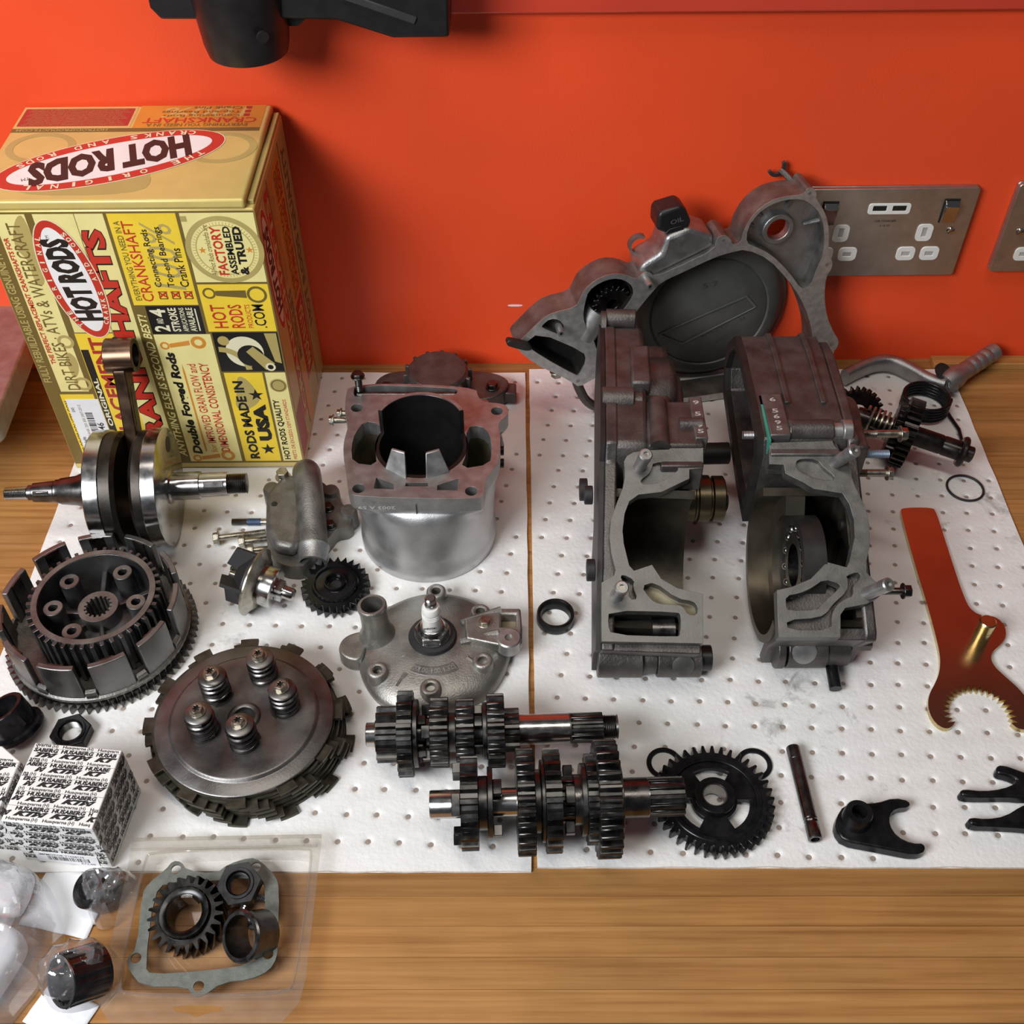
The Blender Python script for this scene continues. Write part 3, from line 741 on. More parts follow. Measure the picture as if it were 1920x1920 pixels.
# ---------------------------------------------------------------- clutch basket with eleven fingers and a toothed ring
BK = thing('clutch_basket', 'grey clutch basket with upright fingers and a toothed ring gear at its foot', 'clutch basket', T(-311, 521.5, 0))
q = B(); q.prism(gearpts(70.5, 65.5, 72, .12, .9), .5, 8, [circ(30, 32)]); rg = obj('ring_gear', q, MT['steel_dark'], BK)
q = B(); q.lathe([(24, 8), (65, 8), (66.6, 9.5), (66.6, 12), (64, 14), (60, 12), (24, 12)], 72, closed=True); obj('floor_plate', q, MT['cast_dull'], BK)
fm = mat('worn_basket_alloy', (.20, .195, .19), .9, .40, .2, 60, .08, 700, rvar=.1)
for k in range(11):
    a = 34 + k * 360 / 11 - 12
    q = B(); q.lathe([(60.6, 11), (65, 10), (65, 47), (60.6, 47)], 8, None, a, a + 24, closed=True)
    f = obj('finger', q, fm, BK, bevel=.7)
    q = B(); q.lathe([(59.7, 14), (60.8, 14), (60.8, 46.6), (59.7, 46.6)], 3, None, a + 7, a + 17, closed=True)
    obj('wear_strip', q, MT['steel_dark'], f)
    q = B(); q.lathe([(62.5, 11), (65.8, 10.5), (65.8, 19), (62.5, 20)], 5, None, a + 24.8, a + 32, closed=True)
    obj('web_lip', q, MT['cast_dull'], BK, bevel=.5)
    q = B(); q.lathe([(65.5, 14), (65.95, 14), (65.95, 15.6), (65.5, 15.6)], 5, None, a + 25.3, a + 31.5, closed=True)
    obj('slot', q, MT['dark'], BK)
# ---------------------------------------------------------------- clutch hub standing inside the basket
HB = thing('clutch_hub', 'dark ribbed clutch hub with five posts sitting inside the clutch basket', 'clutch hub', T(-305.5, 520, 13))
def hubteeth(ri, ro, n):
    o = []
    for i in range(n):
        a = 2 * pi * i / n; p = 2 * pi / n
        for r, s in ((ri, -.5), (ri, -.22), (ro, -.2), (ro, .2), (ri, .22)):
            o.append((r * cos(a + s * p), r * sin(a + s * p)))
    return o
hm = mat('dark_hub_alloy', (.115, .112, .112), .85, .42, .25, 60, .1, 500, rvar=.12)
q = B(); q.prism(hubteeth(43.6, 48, 42), 0, 38, [circ(40, 48)]); obj('splined_drum', q, hm, HB, bevel=.25, seg=1)
q = B(); q.ring(40, 44.2, 38, 38.7, 64); obj('top_rim', q, MT['cast_dull'], HB)
q = B(); q.lathe([(13, 4), (40.5, 2), (40.5, 6), (30, 8), (16, 13), (13, 13)], 48, closed=True); obj('hub_floor', q, hm, HB)
q = B(); q.prism(circ(14.5, 40), 4, 26, [gearpts(10.2, 8.4, 16, .4, .6)]); obj('splined_boss', q, MT['cast_dull'], HB, bevel=.5)
for (px, py) in ((-330, 545), (-294, 551), (-285.5, 526), (-313.5, 505), (-342, 518)):
    x, y = px + 303 + 3, py - 521 - 6
    x, y = 30 * x / hypot(x, y), 30 * y / hypot(x, y)
    q = B(); q.prism(circ(7.2, 24, x, y), 4, 33, [circ(3.4, 16, x, y)]); p = obj('post', q, hm, HB, bevel=.5)
    q = B(); q.prism(circ(3.3, 16, x, y), 16, 20); obj('threaded_hole', q, MT['dark'], p)
    q = B(); q.ring(3.5, 6.8, 33, 33.3, 24, T(x, y, 0)); obj('post_face', q, MT['cast_dull'], p)
    a = math.degrees(atan2(y, x))
    q = B(); q.prism([(12, -1.6), (41.5, -2.2), (41.5, 2.2), (12, 1.6)], 4, 19, M=RZ(a + 36)); obj('rib', q, hm, HB, bevel=.8)

# ---------------------------------------------------------------- clutch plate stack under the pressure plate
def fplate(rot, z, dx, dy, n=12):
    o = []
    for i in range(n):
        c = 360 / n * i + rot
        o += arc(0, 0, 61.6, c - 15, c - 5.6, 3) + arc(0, 0, 68, c - 5.4, c + 5.4, 3)
        o += arc(0, 0, 61.6, c + 5.6, c + 14.9, 3)
    return o
ords = ['lowest', 'second lowest', 'third lowest', 'middle', 'third highest', 'second highest', 'topmost']
rr = random.Random(11)
z = .1
fp0 = None
for i in range(7):
    t = i / 6
    dx = -185 + (1 - t) * 6 + rr.uniform(-.8, .8); dy = 430.5 + rr.uniform(-.8, .8); rot = 8 + (1 - t) * 16 + rr.uniform(-3, 3)
    if fp0 is None:
        q = B(); q.prism(fplate(0, 0, 0, 0), 0, 2.7, [circ(48, 48)]); fp0 = o = obj('friction_plate', q, MT['friction'], bevel=.3, seg=1)
    else:
        o = fp0.copy(); C.objects.link(o)
    place(o, T(dx, dy, z) @ RZ(rot)); z += 2.75
    tag(o, ords[i] + ' olive brown tabbed friction plate in the clutch stack', 'clutch plate', 'clutch friction plates')
    if i < 6:
        if i == 0:
            q = B(); q.prism(circ(60.6, 72), 0, 1.5, [circ(47, 48)]); sp0 = o = obj('steel_plate', q, MT['steel_dark'])
        else:
            o = sp0.copy(); C.objects.link(o)
        place(o, T(dx + rr.uniform(-.6, .6), dy, z)); z += 1.55
        tag(o, 'thin plain steel plate above the ' + ords[i] + ' friction plate of the clutch stack', 'clutch plate', 'clutch steel plates')
PP = thing('pressure_plate', 'round grey clutch pressure plate with five springs on top of the plate stack', 'pressure plate', T(-184, 429, z))
q = B(); q.lathe([(7.2, 0), (60.5, 0), (60.8, .6), (60.8, 2.0), (60, 2.6), (51.6, 2.6), (50.6, 3.0), (49.8, 4.6), (48.4, 5.0), (40, 4.4), (22, 3.2), (11.5, 3.0), (10.6, 4.4), (9, 5.0), (7.2, 4.0)], 96, closed=True)
obj('plate', q, MT['pplate'], PP, ang=50)
q = B(); q.cyl(7.2, .4, .8, 24); obj('centre_bore', q, MT['dark'], PP)
for k, (sx, sy) in enumerate(((-21.5, 18.5), (9, 33.5), (28, 7.5), (4, -20.5), (-25, -11.5))):
    M = T(sx, sy, 3)
    q = B(); q.cyl(11.2, -.2, .25, 28, M); obj('spring_seat', q, MT['dark'], PP)
    q = B(); q.tube(helix(8.5, 4.5, 4.2, 22, 1.4, k), 1.6, 8, M); sp = obj('clutch_spring', q, MT['steel_dark'], PP)
    q = B(); q.lathe([(3, 15.5), (8.8, 15.5), (9.3, 16.2), (9.3, 17.2), (8.6, 17.8), (5.5, 18.4), (3, 18.4)], 32, M @ T(0, 0, 5), closed=True); obj('spring_retainer', q, MT['pplate'], sp)
    q = B(); q.prism(circ(5.4, 24), 18.2, 19.6, M=M @ T(0, 0, 5)); q.prism(circ(4.3, 6), 19.4, 23.4, [gearpts(2.6, 1.7, 6, .3, .6)], M=M @ T(0, 0, 5) @ RZ(k * 20)); bt = obj('bolt', q, MT['zinc'], sp, bevel=.3)
    q = B(); q.prism(circ(2.8, 12), 24.6, 25.6, M=M); obj('socket_recess', q, MT['dark'], sp)
# ---------------------------------------------------------------- helpers for lofted castings
def polar(pts, n, c=(0, 0)):
    """resample an outline by angle about c"""
    out = []
    m = len(pts)
    for k in range(n):
        a = 2 * pi * k / n; dx, dy = cos(a), sin(a); best = None
        for i in range(m):
            x1, y1 = pts[i][0] - c[0], pts[i][1] - c[1]; x2, y2 = pts[(i + 1) % m][0] - c[0], pts[(i + 1) % m][1] - c[1]
            ex, ey = x2 - x1, y2 - y1; den = dx * ey - dy * ex
            if abs(den) < 1e-9: continue
            t = (x1 * ey - y1 * ex) / den; s_ = (x1 * dy - y1 * dx) / den
            if t > 0 and -1e-6 <= s_ <= 1 + 1e-6 and (best is None or t > best): best = t
        best = best or 1
        out.append((c[0] + dx * best, c[1] + dy * best))
    return out
def loft(b, rings, cap0=True, cap1=True, M=None):
    n = len(rings[0]); vs = [p for r in rings for p in r]; fs = []
    for i in range(len(rings) - 1):
        for k in range(n): fs.append((i * n + k, i * n + (k + 1) % n, (i + 1) * n + (k + 1) % n, (i + 1) * n + k))
    if cap0: fs.append(tuple(range(n))[::-1])
    if cap1: fs.append(tuple(range((len(rings) - 1) * n, len(rings) * n)))
    return b.add(vs, fs, M)
def mixr(a, c, t, z): return [(p[0] * (1 - t) + s[0] * t, p[1] * (1 - t) + s[1] * t, z) for p, s in zip(a, c)]
def bolt(parent, M, r=3, L=20, hr=5.2, hh=4.5, head=None, thr=None, name='bolt', flange=True):
    """hex head at z>0, shank towards -z"""
    q = B()
    if flange: q.cyl(hr * 1.25, 0, 1.2, 24, M)
    q.prism(circ(hr, 6), .8 if flange else 0, hh, M=M)
    o = obj(name, q, head or MT['zinc'], parent, bevel=.4)
    q = B(); pr = [(0, -L)]
    n = int(L * .45 / 1.1)
    for i in range(n): pr += [(r, -L + i * 1.1), (r * .88, -L + (i + .5) * 1.1)]
    pr += [(r, -L + n * 1.1), (r, 0), (0, 0)]
    q.lathe(pr, 16, M); obj('shank', q, thr or MT['zinc'], o)
    return o

# ---------------------------------------------------------------- cylinder barrel standing upside down
CY = thing('engine_cylinder', 'grey aluminium engine cylinder with open bore standing on the left pad', 'engine cylinder', T(-68, 636, 0))
deck = [(-67.1, 84.4), (37.9, 79.6), (40.3, 64.6), (46, 59.2), (61.3, 57.7), (65.4, 50.8), (64.4, 43.2), (56.4, 34.2), (59, 18), (58.7, -4.8), (54, -18.6), (47.4, -29.5), (47.2, -45.4), (43.1, -50.7), (-47.9, -48.5), (-55.4, -42.8), (-57.8, -28.1), (-62.3, -7.6), (-64.5, 9.4), (-63.2, 25.3), (-62.3, 31.2), (-66.3, 41.7), (-68.5, 63.1)]
deckS = smooth(deck, 2)
BC = (-3, 8)
holes = [smooth(h, 1) for h in ([(-50.3, 36.4), (-37.5, 33.5), (-36.5, 22), (-38.6, 4), (-36, -14.8), (-55.1, -11.7), (-57.9, 6.5), (-56.4, 22.4)], [(31.5, 29.5), (43.5, 31.2), (50.6, 20.9), (52.3, 2.3), (51, -13.1), (28.4, -18.5), (32.9, 0)])]
holes += [[(-12.4, -33.2), (4.3, -33.2), (4.5, -37), (-13, -37)], [(-35.6, -27.4), (-21.7, -34.5), (-21.3, -40.2), (-36.4, -39.5)], [(27.4, -28.5), (26.9, -41.5), (11.4, -41.0), (11.5, -36)]]
holes += [circ(4.8, 20, *c) for c in ((-57.8, 52.3), (-47.8, -39.5), (37.3, -42.3), (55.8, 48.5))]
holes += [smooth([(-62.1, 81.2), (18.8, 77.8), (24.6, 73), (19.2, 67.5), (-28.1, 69.1), (-54.5, 69.5), (-56.6, 66.2), (-62.3, 67)], 1)]
holes += [circ(36.4, 56, *BC)]
holes = [h for h in holes]
q = B(); q.prism(deckS, 71, 85, holes); obj('base_face', q, MT['machined'], CY, bevel=.5)
N_ = 120
dk = polar(deckS, N_, (0, 8)); cc = polar(circ(55.5, 120, -.5, -6), N_, (0, 8))
q = B()
rings = [mixr(dk, cc, 0, 71.2), mixr(dk, cc, .02, 69), mixr(dk, cc, .12, 68)]
rings += [mixr(dk, [(p[0] * .965, p[1] * .965 - .3) for p in cc], t, z_) for t, z_ in ((.45, 66), (.62, 58), (.78, 46), (.92, 34), (1, 22), (1, 12))]
rings += [mixr(dk, cc, 1, 9), mixr(dk, cc, 1, 1), [(p[0] * .99, p[1] * .99, 0) for p in cc]]
inner = [[(-3 + 38 * cos(2 * pi * k / N_), 8 + 38 * sin(2 * pi * k / N_), z_) for k in range(N_)] for z_ in (0, 40)]
loft(q, rings[::-1], True, False)
obj('barrel_casting', q, mat('bright_cast', (.52, .52, .52), .9, .42, .10, 60, .12, 900, rvar=.06), CY, ang=48)
# dark inside of the ports
pm1 = mat('port_wall', (.085, .072, .045), .6, .5, .3, 60, .2, 300); pm2 = mat('dark_slot_floor', (.10, .085, .055), .5, .6, .3, 80, .2, 300)  # second one is a dark tone for the rear slot's floor
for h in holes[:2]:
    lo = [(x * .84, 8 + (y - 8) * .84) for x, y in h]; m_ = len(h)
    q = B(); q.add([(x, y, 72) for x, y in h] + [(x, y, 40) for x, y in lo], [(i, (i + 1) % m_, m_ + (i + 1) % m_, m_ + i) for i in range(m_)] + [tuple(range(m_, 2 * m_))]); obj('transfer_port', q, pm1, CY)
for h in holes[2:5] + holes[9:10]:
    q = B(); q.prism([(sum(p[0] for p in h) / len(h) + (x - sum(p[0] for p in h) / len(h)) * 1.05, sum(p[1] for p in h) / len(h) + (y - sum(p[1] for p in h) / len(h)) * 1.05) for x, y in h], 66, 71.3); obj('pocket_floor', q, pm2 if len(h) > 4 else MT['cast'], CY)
# liner: bore tube plus the raised skirt at the back
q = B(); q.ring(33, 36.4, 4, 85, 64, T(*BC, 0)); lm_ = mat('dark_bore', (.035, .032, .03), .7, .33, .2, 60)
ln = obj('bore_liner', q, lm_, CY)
q = B(); q.lathe([(33, 84), (36.4, 84), (36.4, 108), (35.8, 108.5), (33.4, 108.5), (33, 108)], 40, T(*BC, 0), 24, 156, closed=True); obj('liner_skirt', q, lm_, CY)
q = B(); q.lathe([(33.3, 108.4), (36.2, 108.4), (36.2, 108.8), (33.3, 108.8)], 40, T(*BC, 0), 25, 155, closed=True); obj('skirt_edge', q, MT['machined'], CY)
for pts in ([(-29.6, -18.5, 85), (-12.4, -30, 85), (-12, -25, 85), (-27, -13, 85), (-23.8, -14.5, 102), (-13.2, -18.6, 102), (-13, -16.5, 102), (-23, -12.4, 102)],
            [(2.6, -29.5, 85), (20.5, -22, 85), (18.6, -17, 85), (2.4, -24.5, 85), (2.6, -19.3, 102), (13.2, -15.2, 102), (12.6, -13, 102), (2.6, -17, 102)]):
    q = B(); q.hexa(pts); obj('skirt_lug', q, MT['machined'], CY, bevel=.6)
# stamped digits, seam, bolts
text('2003 A 59', 6, MT['stamp'], CY, frame((-20, -50.9, 77.4), (-1, 0.01, 0), (0, -.02, -1)), .1, fit=(28, 3.2))
q = B(); q.box(-4.6, -4.1, -50.9, -48.5, 69, 79); obj('mould_seam', q, MT['cast_dark'], CY)
bolt(CY, T(-58, 76, 98), 3, 14, 4.6, 4, MT['steel_dark'], MT['steel_dark'])
bolt(CY, frame((-78, 54, 70), (0, 1, 0), (0, 0, 1)) @ RY(180) @ RY(0), 2.6, 14, 4, 4.2)
bolt(CY, frame((-72, 60, 72), (0, 1, 0), (0, 0, 1)) @ RY(180), 2.6, 10, 3.8, 4)
for zz_ in (52, 66):
    q = B(); q.prism(circ(4, 6), 0, 7, M=frame((54.5, 22, zz_), (0, 1, 0), (0, 0, 1))); obj('side_bolt', q, MT['blackp'], CY, bevel=.4)
q = B(); q.tube([(-60, 74.5, 79), (-20, 74, 79.5), (21, 73, 80)], [3.4, 3.4, 3.8], 14); obj('valve_shaft', q, MT['steel_dark'], CY)
q = B(); q.tube([(40, 66, 76), (46, 62, 60), (52, 52, 40)], [9, 11, 10], 14); obj('corner_boss', q, MT['cast'], CY)

# ---------------------------------------------------------------- finned flange piece behind the cylinder
RP = thing('reed_block_flange', 'dark finned round flange piece lying behind the cylinder by the wall', 'flange', T(-68, 800, 0))
q = B(); q.prism(smooth([(-60, -14), (-48, -24), (40, -26), (64, -12), (66, 8), (40, 20), (-40, 20), (-58, 8)], 2), .2, 17); obj('flange', q, MT['cast_dark'], RP, bevel=1.5)
q = B(); q.lathe([(0, 16), (28, 16), (29, 19), (28, 31), (25.5, 34), (0, 35)], 48); obj('round_cap', q, MT['cast_dark'], RP)
for k in range(14):
    q = B(); q.box(26.5, 31.5, -1.6, 1.6, 17, 31, RZ(k * 360 / 14 + 8)); obj('fin', q, MT['cast_dark'], RP, bevel=.6)
for x, y in ((-47, -8), (50, -6)): bolt(RP, T(x, y, 17.5), 3, 10, 5, 5, MT['steel_dark'], MT['steel_dark'])
q = B(); q.prism([(54, -10), (72, -12), (72, 4), (54, 6)], 2, 14); obj('lug', q, MT['cast_dark'], RP, bevel=1.5)

HM = mat('head_casting', (.31, .295, .27), .85, .45, .16, 70, .25, 800, rvar=.08)
# ---------------------------------------------------------------- cylinder head
HD = thing('cylinder_head', 'dished grey cylinder head lying between the cylinder and the gear shafts', 'cylinder head', T(-58, 507, 0))
def hp(l): return [(x + 58, y - 507) for x, y in l]
ho = hp([(-112.8, 533), (-94.7, 547), (-78.9, 556), (-59.3, 560), (-38.6, 556.5), (-23.6, 549), (-12.8, 537), (-2, 525), (0, 505), (-3, 492), (-7, 480.6), (-14, 467.6), (-29, 456.7), (-54.1, 450), (-76.5, 449), (-93.7, 456.5), (-105, 469.5), (-112, 484), (-116, 500), (-116, 518)])
hs = polar(smooth(ho, 2), 96)
q = B()
loft(q, [[(x, y, .3) for x, y in hs], [(x * 1.0, y * 1.0, 5) for x, y in hs], [(x * .965, y * .965, 8) for x, y in hs], [(x * .86, y * .86, 12.5) for x, y in hs], [(x * .68, y * .68, 15.5) for x, y in hs], [(x * .45, y * .45, 17) for x, y in hs], [(x * .3, y * .3, 17.6) for x, y in hs]])
obj('dished_casting', q, HM, HD, ang=60)
q = B(); q.prism(smooth(hp([(-108, 516), (-114.6, 516.5), (-125, 512), (-129, 504), (-128, 496), (-120, 490), (-110, 489)]), 2), .3, 14); obj('mount_ear', q, HM, HD, bevel=3, seg=3)
for x, y in hp([(-97.7, 477.3), (-58.3, 462.6), (-21.4, 485.7), (-24, 531), (-58.4, 551)]):
    q = B(); q.lathe([(3.6, 6), (8.4, 6), (7.6, 18), (6.6, 19.4), (5.2, 19.8), (3.6, 19)], 28, T(x, y, 0), closed=True); bs_ = obj('bolt_boss', q, HM, HD, ang=50)
    q = B(); q.cyl(3.7, 12, 13, 16, T(x, y, 0)); obj('bolt_hole', q, MT['dark'], bs_)
q = B(); q.lathe([(8.2, 10), (15, 10), (13.5, 16), (11.6, 19), (11, 22), (10.2, 26), (10.0, 42), (10.9, 43.2), (10.9, 46), (10, 47), (8.2, 47), (8.2, 24)], 40, T(-42, 5, 0) @ RX(-4) @ RY(-3), closed=True); sp_ = obj('water_spout', q, HM, HD, ang=45)
q = B(); q.cyl(8.3, 24, 25, 28, T(-42, 5, 0) @ RX(-4) @ RY(-3)); obj('spout_bottom', q, MT['dark'], sp_)
# bracket with square window, bolt and threaded boss
q = B(); q.prism(hp([(-36, 520), (-18.9, 526.5), (-9.4, 531), (6.5, 531), (7.6, 512), (7.5, 498), (-1, 494), (-10, 497), (-34, 503)]), 13, 23, [hp([(-8, 525.5), (3, 525.5), (3, 513), (-8, 513)])]); bk_ = obj('stay_bracket', q, HM, HD, bevel=1.5)
for a_, c_ in (((-38, 521), (-8, 530)), ((-38, 503.5), (-10, 508.5))):
    (x0, y0), (x1, y1) = hp([a_, c_]); q = B(); q.tube([(x0, y0, 17.5), (x1, y1, 21.8)], 3.0, 10); obj('bracket_rib', q, HM, bk_)
q = B(); q.box(*[v for v in (49, 62, 5, 19)], 12.6, 13.4); obj('window_floor', q, mat('tan_dust', (.25, .20, .14), .2, .7), bk_)
bolt(HD, T(*hp([(-20.4, 517.6)])[0], 22), 3, 6, 4.6, 4.5)
(x, y), = hp([(-2.2, 502)])
q = B(); q.lathe([(3.2, 14), (9.5, 14), (9, 24), (8, 25), (3.2, 25)], 28, T(x, y, 0), closed=True); tb_ = obj('threaded_boss', q, MT['machined'], HD)
q = B(); q.cyl(3.3, 21, 21.6, 16, T(x, y, 0)); obj('thread_hole', q, MT['cast_dark'], tb_)
# raised part number on a curved band under the plug
q = B(); q.lathe([(25.5, 14.8), (33.5, 14.0), (33.5, 16.4), (25.5, 17.2)], 24, None, 240, 306, closed=True); nb = obj('number_band', q, MT['cast_dull'], HD, bevel=.5)
word = '5231.001.00|00'
for i, ch in enumerate(word[::-1]):
    a = 244 + i * (302 - 244) / (len(word) - 1)
    text(ch, 6, MT['cast'], HD, RZ(a) @ T(29.4, 0, 17.1) @ RY(6) @ RZ(-90) @ RZ(180) @ T(-1.2, -2.2, 0), .12, fit=(1 if ch in '1.|' else 2.4, 1 if ch == '.' else 4.4), join='num')
for x, y, a in ((-24, 0, 200), (27, -33, 320)):
    pass
for a, r0, r1 in ((216, 26, 43), (326, 30, 48), (238, 36, 47)):
    q = B(); q.tube([(r0 * cos(radians(a)), r0 * sin(radians(a)), 15.2), (r1 * cos(radians(a)), r1 * sin(radians(a)), 11.5)], [2.2, 2.8], 8); obj('rib', q, MT['cast_dull'], HD)
# spark plug with its rubber washer
WS = tag(place(obj('rubber_washer', B().lathe([(9, 0), (17.5, 0), (18, 1.5), (17, 3.4), (12.5, 4), (9, 4)], 48, closed=True), MT['blackr'], ang=50), T(-59, 508, 17.7)), 'black rubber washer around the foot of the spark plug', 'washer')
PL = thing('spark_plug', 'white ceramic spark plug standing in the middle of the cylinder head', 'spark plug', T(-59, 508, 17.7) @ RX(4) @ RY(1) @ SC(1.22, 1.22, .86))
q = B(); q.lathe([(0, 0), (8.4, 0), (8.4, 6), (11, 6), (11, 7), (0, 7)], 32); obj('gasket_seat', q, MT['steel'], PL)
q = B(); q.prism(circ(10.6, 6), 7, 14); q.lathe([(0, 13.8), (9, 13.8), (8.6, 15.4), (6.8, 18.5), (0, 18.5)], 32); obj('hex_body', q, MT['steel'], PL, bevel=.5)
q = B(); pr = [(0, 18), (5.7, 18), (5.7, 34)]
for k in range(3): pr += [(5.7, 34 + k * 2.2), (4.9, 34.5 + k * 2.2), (4.9, 35.2 + k * 2.2), (5.6, 35.8 + k * 2.2)]
pr += [(5.4, 44), (4.6, 46.5), (2.6, 47), (0, 47)]
q.lathe(pr, 32); ce = obj('insulator', q, mat('white_ceramic', (.82, .80, .76), 0, .22, .02, 60), PL, ang=25)
q = B()
for k in range(3): q.ring(4.8, 5.15, 34.4 + k * 2.2, 35.3 + k * 2.2, 28)
obj('black_stripes', q, MT['dark'], ce)
q = B(); q.lathe([(0, 46.5), (2.6, 46.5), (2.6, 48), (3.6, 49), (3.6, 50.5), (2.2, 51.5), (2.2, 53), (3.3, 54), (3.3, 57.5), (2.4, 58.5), (0, 58.5)], 24); obj('terminal', q, MT['steel'], PL)
text('BRISK', 4, MT['dark'], PL, frame((-4.4, -5.85, 22.6), (1, 0, .22), (0, 0, 1)), .08, .3, fit=(8.4, 2.8)); text('iridium', 4, MT['dark'], PL, frame((.5, -5.85, 20.2), (1, 0, .15), (0, 0, 1)), .02, .2, fit=(4.6, 1.7))

# ---------------------------------------------------------------- water pump cover with outlet pipe
PU = thing('water_pump_cover', 'grey water pump cover with a stubby outlet pipe left of the cylinder', 'pump cover', T(-172, 628, 0))
def up_(l): return [(x + 172, y - 628) for x, y in l]
po = up_([(-205, 662), (-196, 678), (-184, 680), (-160, 676), (-150, 660), (-138, 646), (-131, 634), (-131, 622), (-143, 620), (-147, 610), (-160, 586), (-166, 577), (-184, 580), (-195, 594), (-202, 624)])
ps = polar(smooth(po, 1), 72, (-2, 4))
q = B(); loft(q, [[(x, y, .3) for x, y in ps], [(x, y, 12) for x, y in ps], [(x * .98 + 0, y * .98, 15) for x, y in ps]])
obj('cover_casting', q, MT['cast_dull'], PU, ang=50, bevel=0)
q = B(); q.prism(up_([(-203, 648), (-192, 672), (-176, 672), (-170, 640), (-168, 600), (-172, 588), (-188, 592), (-198, 612)]), 14, 27); obj('volute', q, MT['cast_dull'], PU, bevel=5, seg=3)
path = [(-1, 46, 18), (0, 42, 30), (3, 32, 37), (7, 13, 33), (10, -6, 25.5), (12, -19, 20.5), (13.5, -31, 17.5)]
q = B(); q.tube(smooth(path, 1, False), 11.6, 20, caps=False); pp_ = obj('outlet_pipe', q, MT['cast_dull'], PU, ang=60)
d_ = Vector((13.5, -31, 17.5)) - Vector((12, -19, 20.5)); Pm = Vector((13.5, -31, 17.5))
q = B(); q.lathe([(9.4, -14), (12.2, -14), (12.2, -2), (12.8, -1), (12.8, 1), (11.8, 1.6), (9.4, 1.6)], 32, frame(Pm, d_.cross(Vector((1, 0, 0))), (1, 0, 0)) , closed=True); obj('pipe_bead', q, MT['cast'], pp_)
q = B(); q.cyl(9.6, -3, -2.4, 24, frame(Pm, d_.cross(Vector((1, 0, 0))), (1, 0, 0))); obj('pipe_bore', q, MT['machined'], pp_)
bolt(PU, T(-20, 42, 24), 3, 6, 5.2, 7)
for x, y in ((-30, 36), (37, 10), (20, 33)):
    q = B(); q.lathe([(0, .3), (7.5, .3), (7.2, 16), (6, 18.5), (0, 19)], 24, T(x, y, 0)); obj('ear', q, MT['cast_dull'], PU, ang=50)
q = B(); q.cyl(2.6, 27, 27.3, 16, T(-22, 8, 0)); obj('screw_hole', q, MT['dark'], PU)
for x, y in ((20, 14), (24, -6)): bolt(PU, T(x, y, 15), 2.5, 4, 4, 5, MT['steel_dark'])
# loose bolts beside it
def loose(x0, y0, x1, y1, z, label, hr=4.8, name='flange_bolt'):
    a = Vector((x0, y0, z)); d = (Vector((x1, y1, z)) - a); L = d.length
    root = thing(name, label, 'bolt', frame(a, (0, 0, 1), d.cross(Vector((0, 0, 1))) * -1), 'loose flange bolts')
    bolt(root, ID, 2.5, L, hr, 5, name='head')
    return root
loose(-239.5, 617.8, -203, 624.3, 6, 'longest loose flange bolt pointing at the pump cover', 5)
loose(-217.8, 613.5, -199, 617, 6, 'middle loose flange bolt half under the pump cover')
loose(-209.2, 604, -196, 606.5, 6, 'loose flange bolt nearest the impeller, mostly under the pump cover')
sd = thing('threaded_stud', 'loose stud with a blue thread lock band beside the pump cover', 'stud', T(-233, 638, 3.2))
q = B(); thread(q, 0, 14, 3); obj('thread', q, MT['steel_dark'], sd); q = B(); q.cyl(3.05, 13, 24, 16, AX); obj('blue_band', q, MT['blue_lock'], sd); q = B(); q.cyl(2.8, 24, 33, 16, AX); obj('shank', q, MT['zinc'], sd)

# ---------------------------------------------------------------- water pump impeller with bearing and shaft
ax = Vector((30, -9, -5)).normalized()
IM = thing('pump_impeller', 'black bladed pump impeller on a bright bearing and shaft, lying on its side', 'impeller', frame((-198, 556, 24), ax.cross(Vector((0, 0, 1))), ax.cross(ax.cross(Vector((0, 0, 1))))))
q = B(); q.lathe([(0, -1), (26, -1), (27.2, 0), (27.2, 1.2), (24, 2.4), (20, 6), (0, 6)], 56); obj('seal_disc', q, MT['zinc'], IM, ang=45)
q = B(); q.lathe([(0, 5), (15.5, 5), (16, 6), (16, 17), (14.5, 18), (0, 18)], 48); obj('bearing', q, MT['steel'], IM)
q = B(); q.lathe([(0, 18), (6.5, 18), (6.5, 24), (5, 24), (5, 31), (4.2, 32.5), (0, 32.5)], 28); q.box(-5.4, 5.4, -7, 7, 18.5, 23.5); obj('shaft', q, MT['steel'], IM)
q = B(); q.lathe([(0, -14), (9, -14), (15, -9), (22, -3.5), (22, -1), (0, -1)], 40); ih = obj('impeller_hub', q, MT['blackr'], IM)
for k in range(4):
    q = B(); q.hexa([(3, -1.6, -2), (23, -1.6, -2), (23, 1.6, -2), (3, 1.6, -2), (8, -1.4, -24), (23, -1.4, -19), (23, 1.4, -19), (8, 1.4, -24)], RZ(k * 90 + 62)); obj('blade', q, MT['blackr'], IM)
q = B(); q.prism(circ(5, 6), -20, -13); obj('nut', q, MT['zinc'], IM, bevel=.4)

# ---------------------------------------------------------------- small black gear
SG = thing('pump_gear', 'small glossy black gear with pointed teeth lying near the cylinder foot', 'gear', T(-138.5, 565, 2.2) @ RZ(8) @ RX(3))
gb = mat('oily_black_gear', (.006, .006, .007), .1, .12, .3, 140, rvar=.04)
q = B(); q.prism(gearpts(27, 22.5, 26, .06, .85), 0, 9, [circ(5, 20)]); obj('toothed_rim', q, gb, SG, bevel=.3)
q = B(); q.lathe([(4.8, 8.5), (7, 8.5), (7.4, 13), (8.5, 13), (9, 10.5), (15, 10), (16, 11.6), (17.5, 11.6), (18.5, 9)], 48); obj('hub_ridges', q, gb, SG, ang=50)
q = B(); q.cyl(5, 6, 7, 20); obj('bore', q, MT['dark'], SG)

